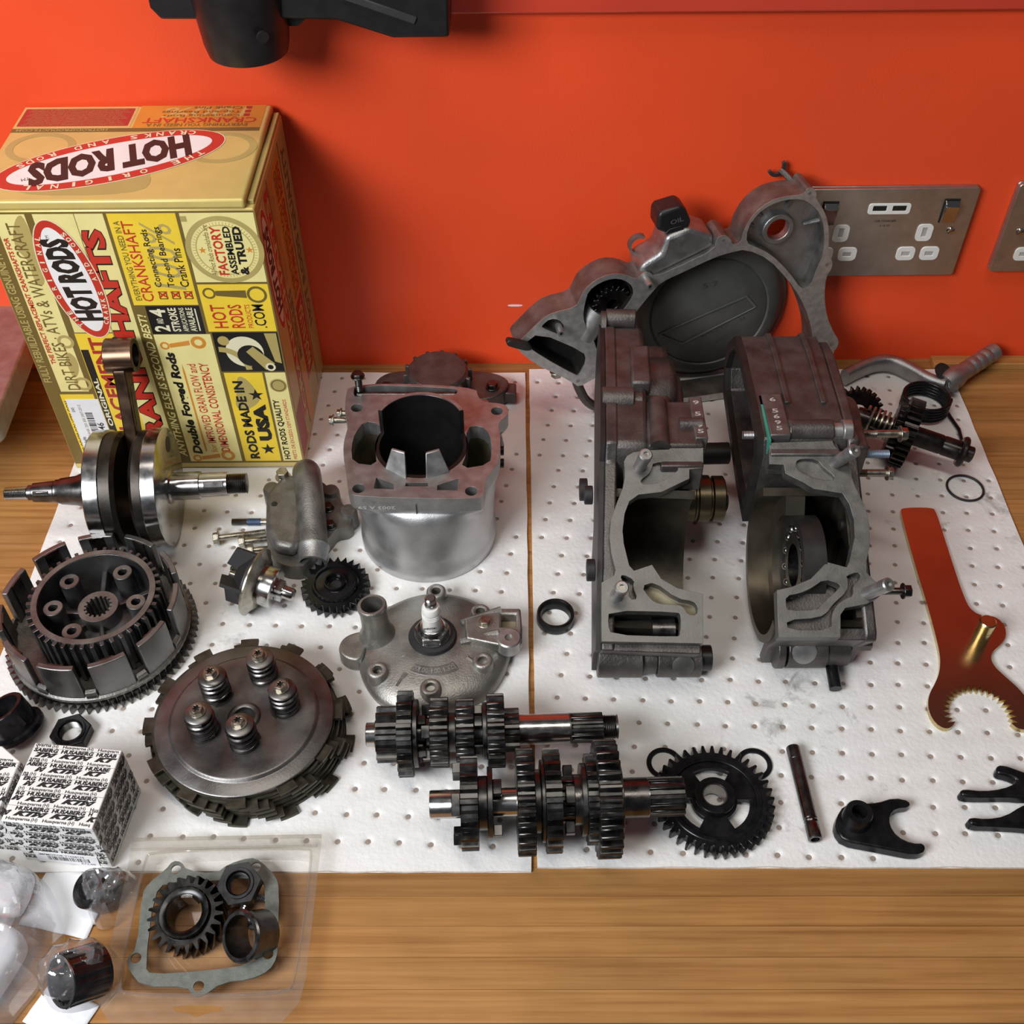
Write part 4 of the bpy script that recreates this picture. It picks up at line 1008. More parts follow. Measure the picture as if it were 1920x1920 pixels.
# ---------------------------------------------------------------- seal ring in the middle
q = B(); q.lathe([(11, .2), (14, .2), (14.5, 1), (14.5, 9), (13.8, 10), (12.6, 10), (11, 8)], 48, closed=True)
sr = tag(place(obj('oil_seal', q, MT['gear_black'], ang=40), T(33.5, 537, 0)), 'black ring shaped oil seal on the pad between the cylinder and crankcase', 'oil seal')
# ---------------------------------------------------------------- gearbox shafts
def gearpart(parent, x0, x1, ro, n, name='gear', bore=8, m=None, tip=.30, root=.62, ch=.5, depth=None, a0=None):
    """one spur gear on a shaft that runs along local x"""
    ri = ro - (depth or ro * .15)
    q = B(); pts = gearpts(ro, ri, n, tip, root, random.uniform(0, 1) if a0 is None else a0)
    q.prism(pts, x0, x1, [circ(bore, 28)], M=RY(90))
    return obj(name, q, m or MT['gear'], parent, bevel=ch, seg=1)
def collar(parent, x0, x1, r, name='collar', m=None, n=40, dogs=0, dlen=0, dr=None):
    q = B(); q.lathe([(0, x0), (r - .4, x0), (r, x0 + .4), (r, x1 - .4), (r - .4, x1), (0, x1)], n, RY(90))
    o = obj(name, q, m or MT['gear'], parent)
    return o
def dogs(parent, x0, x1, r0, r1, n, w=26, a0=0):
    for k in range(n):
        q = B(); q.lathe([(r0, x0), (r1, x0), (r1, x1), (r0, x1)], 4, RY(90), a0 + k * 360 / n - w / 2, a0 + k * 360 / n + w / 2, closed=True)
        obj('drive_dog', q, MT['gear'], parent, bevel=.4, seg=1)
def splines(parent, x0, x1, r, n=13, m=None):
    q = B(); q.prism(gearpts(r, r * .86, n, .38, .5), x0, x1, M=RY(90)); return obj('splines', q, m or MT['gear'], parent, bevel=.25, seg=1)
random.seed(4)
MS = thing('gearbox_main_shaft', 'upper gearbox shaft with short gears on its left half, nearer the cylinder head', 'gear shaft', T(-99, 415.8, 29.6) @ RZ(2.25))
collar(MS, 0, 8, 8.3, 'journal', MT['steel'])
q = B(); q.lathe([(0, 6), (9.5, 6), (9.5, 40), (10.4, 41), (10.4, 139), (9.6, 140), (0, 140)], 32, RY(90)); obj('shaft_core', q, MT['steel_dark'], MS)
gearpart(MS, 7.5, 22, 19.2, 14); gearpart(MS, 22, 32, 29.2, 22); collar(MS, 32.2, 35.5, 23, 'gear_flange'); dogs(MS, 35.5, 41, 12, 17, 4)
dogs(MS, 38, 44, 12, 19, 4, 26, 30); gearpart(MS, 43.5, 56, 23.8, 17); collar(MS, 56, 61, 13.4); gearpart(MS, 61, 73.5, 22.2, 16); dogs(MS, 73.5, 79, 12, 18, 4, 24, 10)
collar(MS, 79, 82, 19.5, 'thrust_flange'); gearpart(MS, 82, 94, 25, 18); gearpart(MS, 94, 104, 15, 12)
q = B(); q.lathe([(0, 104), (10.6, 104), (10.6, 138), (0, 138)], 36, RY(90)); obj('bright_sleeve', q, MT['steel'], MS)
splines(MS, 138, 161, 10.3); q = B(); thread(q, 160, 171.5, 8.4, 1.3, RY(90)); obj('thread', q, MT['steel_dark'], MS)
CS = thing('gearbox_counter_shaft', 'lower gearbox shaft with the largest gears near its splined right end', 'gear shaft', T(-52.6, 358.9, 37.6) @ RZ(2.25))
q = B(); q.lathe([(0, 0), (8.6, 0), (9, .8), (9, 92), (12.6, 93), (12.6, 140), (0, 140)], 36, RY(90)); obj('shaft_core', q, MT['steel'], CS)
dogs(CS, 14.5, 20, 20, 27, 3, 30, 90); gearpart(CS, 20, 31, 29.5, 21); collar(CS, 31, 37, 17, 'selector_hub'); collar(CS, 37, 40.5, 22.8, 'fork_groove_flange'); dogs(CS, 40.5, 46, 14, 21, 3, 30, 60)
gearpart(CS, 55.5, 67, 34, 27); collar(CS, 67, 71, 20, 'spacer'); collar(CS, 71, 73.5, 26, 'gear_flange'); gearpart(CS, 73.5, 83.5, 32.8, 24)
dogs(CS, 86, 92, 13, 22, 4, 28, 20); splines(CS, 83.5, 96, 15, 14); collar(CS, 92, 97, 16, 'selector_hub', MT['steel_dark']); collar(CS, 96.5, 100, 23)
gearpart(CS, 100, 106, 28.8, 22); gearpart(CS, 106, 120.5, 37.4, 28); collar(CS, 120.5, 122.5, 24, 'thrust_washer')
collar(CS, 122.5, 140, 12.8, 'journal', MT['steel_dark']); splines(CS, 140, 163, 12.7, 12)

# ---------------------------------------------------------------- big black gear with three windows and the two thin washers beneath it
for x, y, lab in ((106, 411, 'thin black washer ring peeping out left of the big black gear'), (168.5, 410.5, 'thin black washer ring peeping out right of the big black gear')):
    q = B(); q.ring(9, 12.4, .1, 1.3, 40)
    tag(place(obj('washer', q, MT['gear_black']), T(x, y, 0)), lab, 'washer', 'thin black washers')
BG = thing('kick_idler_gear', 'large flat black gear with three curved windows on the right pad', 'gear', T(135.8, 379.5, 1.6))
win = [arc(0, 0, 24, a, a + 62, 10) + arc(0, 0, 15.5, a + 62, a, 8) for a in (58, 178, 298)]
q = B(); q.prism(gearpts(40.5, 35, 38, .26, .62), 0, 8, [circ(28.5, 64)]); obj('toothed_rim', q, MT['gear_black'], BG, bevel=.35, seg=1)
q = B(); q.prism(circ(28.6, 64), 2, 6, win + [circ(8.2, 32)]); obj('web', q, MT['gear_black'], BG, bevel=.4)
q = B(); q.lathe([(28.2, 5.5), (30, 8.4), (31.5, 8.4), (32.5, 7.6)], 64); obj('rim_ridge', q, MT['gear_black'], BG)
q = B(); q.ring(8.2, 13.6, 0, 12, 48); obj('hub', q, MT['gear_black'], BG, bevel=.6)
q = B(); q.ring(7.6, 8.3, .2, 11.8, 40); obj('bush', q, MT['steel'], BG)

# ---------------------------------------------------------------- selector rod and forks
SR = thing('selector_rod', 'dark steel selector rod lying between the black gear and the fork', 'rod', frame((196.3, 421.5, 4.9), Vector((0, 0, 1)), Vector((0, 0, 1)).cross(Vector((3, -70, 0))) * -1))
q = B(); q.lathe([(0, 0), (4.2, 0), (4.7, .6), (4.7, 10), (4.4, 10.4), (4.4, 10.8), (4.7, 11.2), (4.7, 55), (4.3, 55.6), (4.3, 56.2), (4.7, 57), (4.3, 58), (4.3, 58.6), (4.7, 59.4), (4.7, 69.4), (4.2, 70), (3, 70), (3, 62), (0, 62)], 28)
obj('rod_body', q, MT['steel_dark'], SR)
def fork(out, bosses, label, z=.3):
    f = thing('selector_fork', label, 'selector fork', T(0, 0, z), 'black selector forks')
    q = B(); q.prism(smooth(out, 1), 0, 8.5, grow=.02); obj('fork_arms', q, MT['gear_black'], f, bevel=1.4, seg=2)
    for x, y, h in bosses:
        q = B(); q.lathe([(5, 0), (10.5, 0), (9, h - 1), (8.4, h), (5, h)], 32, T(x, y, 0), closed=True); bo = obj('boss', q, MT['gear_black'], f)
        q = B(); q.cyl(5, 2, 3, 24, T(x, y, 0)); obj('bore', q, MT['dark'], bo)
    return f
fork([(212.7, 357.3), (215.4, 366), (222, 374.8), (232.1, 376.3), (243.9, 376.3), (256.7, 380.5), (267, 378), (266, 373.5), (256, 372.5), (251, 367.4), (249.5, 360.2), (252.5, 352.2), (260.6, 347.5), (269, 347.4), (268.5, 342), (260.8, 339.4), (246.1, 342.5), (233.6, 345.4), (216.9, 348.8)], [(227.5, 363.5, 20)], 'black selector fork lying alone right of the selector rod')
fork([(302.1, 363.6), (303.9, 366.1), (314.5, 364.7), (327.7, 366.9), (341.2, 374.6), (360, 382), (388, 380), (392, 356), (360, 355), (337.8, 358.2), (318.5, 359.4), (303.9, 359.8)], [(380, 366, 18)], 'black selector fork at the right edge, lower of the pair')
fork([(331.6, 401.2), (333.9, 405.2), (339.2, 404.8), (343.9, 402.8), (352, 399), (390, 396), (392, 381), (360, 380.5), (343.8, 380), (334.1, 381), (317, 380.6), (303.5, 381.1), (302.5, 384.8), (304.9, 387.1), (318.3, 385.4), (331.9, 387.1), (342.9, 391.6), (343.8, 394), (338.7, 396.8), (332, 398.5)], [], 'black selector fork at the right edge, upper of the pair')

# ---------------------------------------------------------------- red holding tool
RT = thing('clutch_holding_tool', 'flat red metal holding tool with a toothed jaw and a brass pin', 'tool', ID)
teeth = []
tc_ = (335.3, 448.5); n_ = 19
for i in range(n_):
    a0 = -14 + i * 208 / n_; w = 208 / n_
    for r, da in ((26.3, 0), (20.5, .5)): teeth.append((tc_[0] + r * cos(radians(a0 + da * w)), tc_[1] + r * sin(radians(a0 + da * w))))
teeth.append((tc_[0] + 26.3 * cos(radians(194)), tc_[1] + 26.3 * sin(radians(194))))
body = smooth([(316.3, 443), (311.5, 437.3), (305.6, 437.2), (300.4, 443.6), (299.5, 454.9), (303.2, 466), (311, 476.7), (316.4, 486.3), (320.4, 499.7), (322, 519.5), (323.2, 548), (323.6, 590.3), (325.8, 648.9), (328.1, 653.6), (353.5, 653.9), (356, 649.3), (354.5, 603.2), (353.6, 552), (357, 542), (364.7, 537.5), (370.4, 538.4), (375.6, 534.2), (377.4, 527.2), (375.2, 518.3), (369, 510.8), (361, 504.6), (357.5, 498.7), (358, 491), (362.7, 482.8), (370.5, 470.8), (374.5, 458.6), (373.8, 446.1), (370.3, 438.4), (364.6, 435.8), (358.7, 437.1), (355.7, 441.6)], 2, closed=False)
out = body + teeth
q = B(); q.prism(out, .2, 3.6); obj('tool_edge', q, MT['brass'], RT)
q = B(); q.prism(out, 3.6, 4.2); obj('tool_face', q, MT['red_tool'], RT)
q = B(); q.lathe([(0, 4), (6.3, 4), (6.3, 16), (6.1, 16.3), (6.3, 16.6), (6.3, 25), (5.4, 26), (0, 26)], 36, T(354.5, 516.5, 0)); obj('pin', q, MT['brass'], RT)

# ---------------------------------------------------------------- o-ring
q = B(); q.tube([(15.2 * cos(2 * pi * i / 64), 15.2 * sin(2 * pi * i / 64), 1.1) for i in range(64)], 1.05, 8, loop=True)
tag(place(obj('o_ring', q, MT['blackr'], ang=80), T(389.6, 679.8, .1)), 'thin black rubber ring above the red holding tool', 'o-ring')
# ---------------------------------------------------------------- clutch cover leaning on the wall, inner side to the viewer
p_, l_ = radians(12), radians(3)
CVM = frame((73, 771, 0), (cos(p_), sin(p_), 0), (-sin(p_) * sin(l_), cos(p_) * sin(l_), cos(l_)))
CV = thing('clutch_cover', 'large grey clutch side cover leaning against the wall, open side forward', 'engine cover', CVM)
cout = [(-70.3, 92.4), (-61.5, 101.4), (-48.8, 114.2), (-39.3, 120.1), (-18.8, 122.5), (-15.1, 131), (-11.4, 139.3), (-2.3, 146.8), (10.1, 151.2), (22.8, 148.6), (34.3, 141.7), (37.1, 147.5), (43.3, 148.4), (48.5, 142.4), (70.2, 149.9), (98.6, 161.7), (99.1, 171), (104.9, 175), (111.9, 170.2), (114.3, 163.9), (121.4, 164.7), (122.2, 176.5), (129, 190.6), (140.3, 199.9), (152.3, 203.3), (170.6, 202.7), (172, 207.9), (176.7, 208.3), (181.1, 203.6), (181.6, 197.3), (192.3, 184.4), (199.3, 166.6), (203.1, 141.6), (208.6, 135.5), (209, 128.2), (205.2, 121.4), (207.4, 100.7), (214, 78.6), (224.8, 59.2), (231.6, 50.1), (231.4, 42), (228.5, 38.4), (230.3, 14), (222, 4), (200, 1.5), (130, 1), (60, 1), (28, 3), (12, 22), (10, 50), (-2, 44), (-13.2, 38), (-19, 43.7), (-32, 54.2), (-53.5, 69.6), (-69.5, 88)]
big = [(55.2, 136.8), (70.7, 142.6), (100, 154.3), (113.9, 157), (127, 158.2), (149, 145.8), (169.7, 123), (185, 102.6), (196.9, 80), (205, 58), (209, 34), (200, 12), (150, 8), (80, 8), (40, 12), (26, 30), (22, 60), (22, 92), (36, 112), (46, 126)]
hA = [(-11, 125), (-8.2, 137.1), (1, 143.6), (11.8, 146.3), (22, 143.6), (30, 136), (31.5, 125.5), (22.8, 112.4), (15, 104), (13, 84), (2, 74), (-2, 88), (-8, 98), (-12.2, 112.4)]
hB = [(-63.1, 92.3), (-50.3, 102), (-10.4, 76.1), (-7.6, 65.9), (-13.6, 51.2), (-17, 51.8), (-47, 76.3)]
hP = [(-48, 108.6), (-40.9, 114.5), (-32.9, 112.4), (-28, 105), (-31, 97), (-34.3, 98.1), (-47.2, 106.2)]
hC = [(126.3, 164), (125.2, 177.8), (132.2, 190.2), (142.2, 197), (154.4, 200), (168.7, 199.2), (177.6, 194), (188.5, 183.1), (195, 167.1), (198.6, 143.9), (195.5, 131.9), (192, 112), (184, 111), (170, 130), (150, 150.5), (134, 160)]
hp_ = [smooth(h, 1) for h in (big, hA, hB, hP, hC)]
q = B(); q.prism(smooth(cout, 1), -26, 0, hp_); obj('cover_casting', q, MT['cast_dull'], CV, bevel=.6)
q = B(); q.prism(smooth(cout, 1), .02, .5, hp_); obj('gasket_face', q, mat('bright_rim', (.55, .54, .52), .85, .45, .15, 160), CV)
q = B(); q.prism(smooth([(x * 1.0, y) for x, y in hC], 1), -16, -13, [circ(9.5, 32, 157.2, 167.7)]); lb = obj('upper_floor', q, MT['cast'], CV)
q = B(); q.ring(9.5, 14, -14, -8, 36, T(157.2, 167.7, 0)); obj('shaft_boss', q, MT['cast'], lb, bevel=.8)
for x0, y0, x1, y1 in ((166, 199, 163, 186), (134, 188, 142, 181), (194, 172, 181, 168), (129, 176, 136, 172)):
    q = B(); q.tube([(x0, y0, -9), (x1, y1, -12)], [2, 1.6], 8); obj('rib', q, MT['cast'], lb)
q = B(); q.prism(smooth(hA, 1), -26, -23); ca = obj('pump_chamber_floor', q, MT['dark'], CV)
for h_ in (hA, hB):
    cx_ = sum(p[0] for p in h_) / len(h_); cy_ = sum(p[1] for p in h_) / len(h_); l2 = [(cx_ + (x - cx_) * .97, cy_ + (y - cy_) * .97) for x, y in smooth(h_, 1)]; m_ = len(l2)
    q = B(); q.add([(x, y, z_) for z_ in (-1.2, -25) for x, y in l2], [(i, (i + 1) % m_, m_ + (i + 1) % m_, m_ + i) for i in range(m_)]); obj('chamber_shade_liner', q, MT['dark'], CV)  # dark liner added so the chamber sides look shaded
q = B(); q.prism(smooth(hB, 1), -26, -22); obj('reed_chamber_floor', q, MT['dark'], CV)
q = B(); q.prism(smooth(hP, 1), -14, -10); obj('pocket_floor', q, MT['cast_dark'], CV)
q = B(); q.prism(gearpts(17.5, 14, 20, .25, .7), -8, -2, [circ(5, 16)], M=T(14, 119, 0)); gr = obj('pump_drive_gear', q, MT['gear'], CV, bevel=.3, seg=1)
q = B(); q.ring(8, 12, -20, -17, 28, T(12, 128, 0)); obj('circlip', q, MT['steel_dark'], gr)
q = B(); q.lathe([(0, -22), (12, -22), (12, 6), (10, 8), (0, 8)], 36, T(-6, 92, -10) @ RZ(-30) @ RX(90) @ RZ(0)); obj('pump_barrel', q, MT['machined'], CV)
for x, y, r in ((175.1, 203.3, 4), (105.6, 169.3, 3.6), (203.7, 132.9, 4), (224.7, 46.8, 5), (4.5, 57.8, 4), (-14.6, 45, 4.4)):
    q = B(); q.cyl(r, -.4, .25, 20, T(x, y, 0)); obj('bolt_hole', q, MT['dark'], CV)
    q = B(); q.cyl(r * .42, -.2, .6, 12, T(x, y, 0)); obj('screw_end', q, MT['cast'], CV)
for x, y in ((41.5, 141.5), (-33.6, 106.4)):
    q = B(); q.cyl(4.8, -.3, .3, 20, T(x, y, 0)); d_ = obj('dowel_hole', q, MT['dark'], CV)
    q = B(); q.ring(1.6, 3.1, -2, 13, 20, T(x, y, 0)); obj('dowel_pin', q, MT['machined'], d_)
# filler housing behind the rim with the black oil cap
q = B(); q.prism([(34.8, 144), (38.2, 153.4), (53.4, 160.9), (57, 176.5), (76.6, 182.3), (89.8, 176.5), (98.1, 172.8), (100.1, 162), (50.2, 141)], -34, -3); obj('filler_housing', q, MT['cast'], CV, bevel=4, seg=3)
q = B(); q.prism([(49.5, 181.8), (49.2, 194.9), (52, 198), (68.6, 201.6), (73, 198), (79.1, 185.3), (75.3, 179), (59.9, 177)], -28, -6); oc = obj('oil_cap', q, MT['blackp'], CV, bevel=3, seg=3)
text('OIL', 6, mat('faint_grey', (.10, .09, .09), 0, .5), CV, T(61, 185.5, -5.9) @ RZ(14), .1, fit=(11, 4.2))
q = B(); q.prism([(56, 178), (73, 180), (70, 184), (60, 182)], -6.4, -5.4); obj('cap_grip', q, MT['blackp'], oc, bevel=.4)
q = B(); q.lathe([(7, -3), (9, -3), (9, 3), (7, 3)], 24, T(42, 158, -28), 60, 250, closed=True); obj('hose_guide', q, MT['cast_dull'], CV)
# lower left loop, lever and drain bolt
q = B(); q.tube(smooth([(-15, 44, -8), (-11, 30, -8), (-4, 14, -8), (8, 4, -8), (24, 4, -8)], 2, False), 4.4, 10); obj('loop', q, MT['cast_dark'], CV)
q = B(); q.prism(smooth([(-80, 99), (-79, 103), (-74, 102), (-57, 94), (-59, 88), (-77, 96)], 1), 1, 8); obj('lever', q, MT['dark'], CV, bevel=1.2)
bolt(CV, T(-31, 50, -12) @ RX(90) @ RX(0), 3, 8, 5, 6)
for x, y, r in ((183, 98, 6), (192, 74, 7)):
    q = B(); q.lathe([(2.4, -20), (r, -20), (r - .8, -5), (2.4, -5)], 24, T(x + 14, y, 0), closed=True); obj('inner_boss', q, MT['cast_dull'], CV)
q = B(); q.lathe([(5, -3), (8, -3), (8, 0), (5, 0)], 20, T(160, 210, -34), 200, 400, closed=True); q.tube([(172, 200, -22), (166, 206, -30), (163, 208, -34)], 2.6, 8); obj('rear_lug', q, MT['cast_dark'], CV)

# ---------------------------------------------------------------- round outer clutch lid standing behind the cover opening
LD = thing('round_clutch_cover', 'round dark grey embossed cover standing inside the larger cover opening', 'engine cover', frame((178, 829, 75), (.992, .12, 0), (-.01, .10, .995)))
lm = mat('grey_lid_paint', (.105, .105, .095), .25, .48, .15, 40, .06, 600)
q = B(); q.lathe([(0, 0), (52, 0), (53.5, -1.6), (55, 0), (63, -2), (69, -8), (72, -12), (74.5, -13), (74.5, -15), (0, -15)], 96); obj('lid_shell', q, lm, LD, ang=50)
q = B(); q.prism([(-46, -18), (33, 16), (44, 3), (-22, -32)], -.2, 1.3, [[(-43, -18.5), (32.4, 13.4), (41, 2.8), (-22.5, -29.5)]]); bar = obj('embossed_bar', q, lm, LD, bevel=.5)
for t_, x, y, w, h, r in (('RACING', -4, -26, 26, 4, 25), ('CLUTCH 300', 4, -36, 30, 4, 25), ('5 7', -8, 25, 14, 5, 10), ('44', 30, -12, 6, 4, 25)):
    text(t_, 6, mat('emboss_shade', (.06, .06, .055), .2, .5), LD, T(x, y, .12) @ RZ(r), .05, fit=(w, h))

# ---------------------------------------------------------------- crankcase halves
DM = frame((0, 465, 66), (1, 0, 0), (0, cos(radians(24)), sin(radians(24))))      # sloping cylinder seat
def YZ(x): return frame((x, 0, 0), (0, 1, 0), (0, 0, 1))                             # outline (y, z) extruded along +x
prof = [(489, 1), (486, 26), (466, 57), (470, 60), (596, 114), (602, 128), (640, 132), (700, 133), (735, 130), (753, 120), (762, 98), (764, 70), (750, 48), (640, 40), (606, 30), (596, 1)]
rearp = [(597, 34), (597, 114), (602, 127), (640, 131), (700, 132), (735, 129), (752, 119), (760, 97), (762, 70), (749, 50), (640, 42)]
def tube_x(b, x0, x1, y, z, r, n=28, r1=None): b.cyl(r, x0, x1, n, frame((0, y, z), (0, 1, 0), (0, 0, 1)), r1)
def stud(root, M0, x, s, L, lean):
    q = B(M0); q.lathe([(2, 0), (4.6, 0), (4.6, L * .55), (4.2, L * .6), (4.2, L * .66), (4.9, L * .7), (4.9, L - 1), (4, L), (2, L), (2, L - 2)], 20, DM @ T(x, s, -2) @ RY(lean)); obj('dowel_stud', q, MT['machined'], root)
    q = B(M0); q.cyl(2.1, L - 2.2, L - 1.6, 12, DM @ T(x, s, -2) @ RY(lean)); obj('stud_hole', q, MT['zinc'], root)
inside = mat('dark_chamber', (.075, .064, .05), .8, .42, .3, 40, .1, 300, rvar=.1)  # darker brown metal for the chamber insides

# --- left half
OL = T(-100, -600, 0)
OY = OL @ T(62, 480, 0) @ RZ(-2.8) @ T(-62, -480, 0)
CL = thing('crankcase_half', 'left crankcase half with a dark rectangular port, open side facing right', 'crankcase half', T(100, 600, 0), 'split crankcase halves')
dl = [(81.4, 135.4), (83.5, 139.6), (88.4, 142.7), (101.1, 144.3), (114.8, 144.8), (115.4, 148), (139.7, 146.9), (138.8, 130.2), (128.6, 129.1), (128.2, 121.9), (107.5, 111.6), (91.1, 109.6), (84.2, 104.5), (80.6, 95.3), (78.7, 82.3), (79.3, 72.3), (82.5, 56.6), (85.7, 52.7), (98.5, 57.1), (104.6, 46.8), (115.5, 40.1), (133, 35.7), (131.4, .7), (61.4, 2.1), (62.5, 43.9), (71.1, 48.8), (72.6, 52.7), (70.1, 65.4), (69.1, 77.3), (70.4, 90.3), (75.6, 104.5), (79.8, 114.7), (81.5, 122.9)]
lh = [smooth(h, 1) for h in ([(102.7, 134.4), (117.7, 134.9), (120.5, 132.3), (120.3, 127.6), (106.8, 118.8), (96.2, 117.3), (92.9, 118.8), (93.5, 121.4), (99.4, 125.5), (101.5, 130.2)], [(67.5, 23.8), (115.6, 22.8), (117, 20), (115.9, 6.8), (113.4, 5.4), (68.5, 6.8), (66.3, 14.3)], [(90.4, 41.5), (99.9, 44.4), (115.1, 32.4), (126.2, 30.5), (129.2, 26.6), (127.9, 20.5), (122, 20.9), (119, 26.6), (114.9, 28.1), (102, 28.5), (96.5, 31.9)], [(77.2, 50.2), (85.9, 45.9), (84.3, 41), (87.7, 31.9), (81.7, 31.9), (81.5, 40.1), (76.1, 46.8)])]
q = B(OL); q.prism(dl, -10, 0, lh, M=DM); obj('cylinder_seat', q, MT['case_face'], CL, bevel=.4)
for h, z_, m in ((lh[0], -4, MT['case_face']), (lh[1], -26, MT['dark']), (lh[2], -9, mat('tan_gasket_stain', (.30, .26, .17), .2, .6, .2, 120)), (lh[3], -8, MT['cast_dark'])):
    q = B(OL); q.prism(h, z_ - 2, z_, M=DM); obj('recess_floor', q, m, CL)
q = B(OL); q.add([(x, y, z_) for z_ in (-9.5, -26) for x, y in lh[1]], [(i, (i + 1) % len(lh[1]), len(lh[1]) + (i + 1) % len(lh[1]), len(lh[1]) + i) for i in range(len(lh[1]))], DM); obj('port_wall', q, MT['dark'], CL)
q = B(OL); q.lathe([(3, 0), (9, 0), (9, 16), (3, 16)], 24, DM @ T(98, 14, -16) @ RY(90), closed=True); obj('inner_shaft', q, MT['steel_dark'], CL)
q = B(OY); q.prism(prof, 0, 9, M=YZ(62.5)); obj('outer_wall', q, MT['cast_dark'], CL, bevel=1.5)
q = B(OY); q.prism([(y + (630 - y) * .004, z_ * .998) for y, z_ in prof], 0, 3.6, M=YZ(58.7)); obj('side_gasket', q, MT['dark'], CL)
q = B(OY); q.lathe([(51, 71), (57, 71), (57, 129), (51, 129)], 48, frame((0, 541, 61), (0, 1, 0), (0, 0, 1)), 180, 408, closed=True); obj('crank_chamber', q, inside, CL)
q = B(OY); q.prism([(489, 1), (486, 26), (467, 56), (474, 60), (494, 30), (497, 1)], 0, 69, M=YZ(62.5)); obj('front_wall', q, MT['cast_dark'], CL, bevel=1)
q = B(OL); tube_x(q, 62.5, 95, 491, 15.5, 15); tube_x(q, 95, 106, 492, 15, 13); tube_x(q, 106, 138, 491, 15, 14.5); obj('engine_mount_tube', q, MT['cast_dark'], CL, bevel=.8)
q = B(OL); tube_x(q, 138, 146, 490, 16, 9.5); obj('mount_plug', q, MT['blackp'], CL, bevel=.6)
q = B(OL); q.lathe([(0, -1), (8, -1), (8, 1), (0, 3)], 24, frame((124, 479, 22), (1, 0, 0), (0, .5, .87))); obj('thumb_pocket', q, MT['case_face'], CL)
q = B(OY); q.prism(rearp, 0, 28, M=YZ(66)); obj('gearbox_wall', q, MT['cast_dark'], CL, bevel=4, seg=3)
q = B(OY); q.prism([(600, 40), (600, 112), (612, 122), (655, 124), (700, 125), (728, 120), (744, 98), (748, 70), (738, 46)], 0, 22, M=YZ(92)); obj('gearbox_bulge', q, MT['cast_dark'], CL, bevel=5, seg=3)
q = B(OY); q.lathe([(0, 80), (43, 80), (43, 112), (40, 117), (30, 120), (0, 121)], 56, frame((0, 684, 88), (0, 1, 0), (0, 0, 1))); obj('round_bulge', q, MT['cast_dark'], CL, ang=45)
q = B(OY); q.prism([(598, 30), (598, 100), (620, 106), (690, 106), (716, 98), (722, 60), (716, 30)], 0, 14, M=YZ(112)); obj('gearbox_rim', q, MT['cast_dark'], CL, bevel=2)
q = B(OY); q.box(82, 97, 660, 706, 120, 137); q2 = obj('top_step', q, MT['cast_dark'], CL, bevel=2)
q = B(OY); tube_x(q, 64, 88, 752, 127, 8); obj('rear_lug', q, MT['cast_dark'], CL, bevel=.8)
q = B(OY); q.ring(4, 12, 60, 64, 28, frame((0, 749, 122), (0, 1, 0), (0, 0, 1))); obj('lug_washer', q, MT['cast_dark'], CL)
q = B(OY); tube_x(q, 60, 84, 650, 127, 10); tube_x(q, 84, 91, 651, 124, 9); obj('top_boss', q, MT['cast_dark'], CL, bevel=.8)
q = B(OL); q.box(99, 141, 598, 648, 112, 128); lkb = obj('lock_block', q, MT['cast_dark'], CL, bevel=3, seg=3)
q = B(OL); q.tube([(110, 645, 127), (108, 598, 126)], 7.5, 16); obj('oilway_tube', q, MT['cast_dark'], CL)
q = B(OL); q.tube([(124, 622, 126), (141, 622, 126)], 6, 14); obj('cross_boss', q, MT['cast_dark'], CL)
q = B(OL); q.box(134, 143.5, 604, 650, 114, 130); obj('number_pad', q, MT['case_face'], CL, bevel=.8)
for i, ch in enumerate('9 5495'):
    if ch != ' ': text(ch, 6, MT['stamp'], CL, OL @ T(136.3, 643.5 - i * 6.6, 130.2) @ RZ(90) @ RZ(-180) @ RZ(90) if False else OL @ T(136.4, 641 - i * 6.4, 130.2), .12, fit=(4.6, 4.4), join='numL')
q = B(OL); q.box(108, 139, 584, 600, 96, 121); obj('seat_step', q, MT['cast_dark'], CL, bevel=1)
q = B(OL)
q.lathe([(0, 118), (13, 118), (13, 126), (18.5, 127), (18.5, 135), (17.2, 136), (17.2, 137.5), (18.5, 138.5), (18.5, 147), (16, 148), (16, 149), (18, 150), (18, 158), (16.5, 159), (12, 159), (12, 150), (0, 150)], 40, frame((6, 612, 58), (0, 1, 0), (0, 0, 1))); obj('grooved_sleeve', q, mat('bronze_sleeve', (.13, .105, .065), 1, .34, .2, 60), CL)
q = B(OL); q.tube([(122, 668, 52), (178, 672, 50)], 9, 20); obj('shift_shaft', q, MT['dark'], CL)
q = B(OL); q.tube([(120, 640, 30), (176, 640, 24)], 7, 18); obj('lower_shaft', q, MT['dark'], CL)
stud(CL, OL, 92.4, 131.2, 26, 5); stud(CL, OL, 72.5, 34.3, 25, 5)
for yy, zz, r in ((520, 80, 8), (575, 100, 7), (620, 60, 9)):
    q = B(OL); tube_x(q, 53, 59, yy, zz, r); obj('gasket_lug', q, MT['blackr'], CL, bevel=.6)

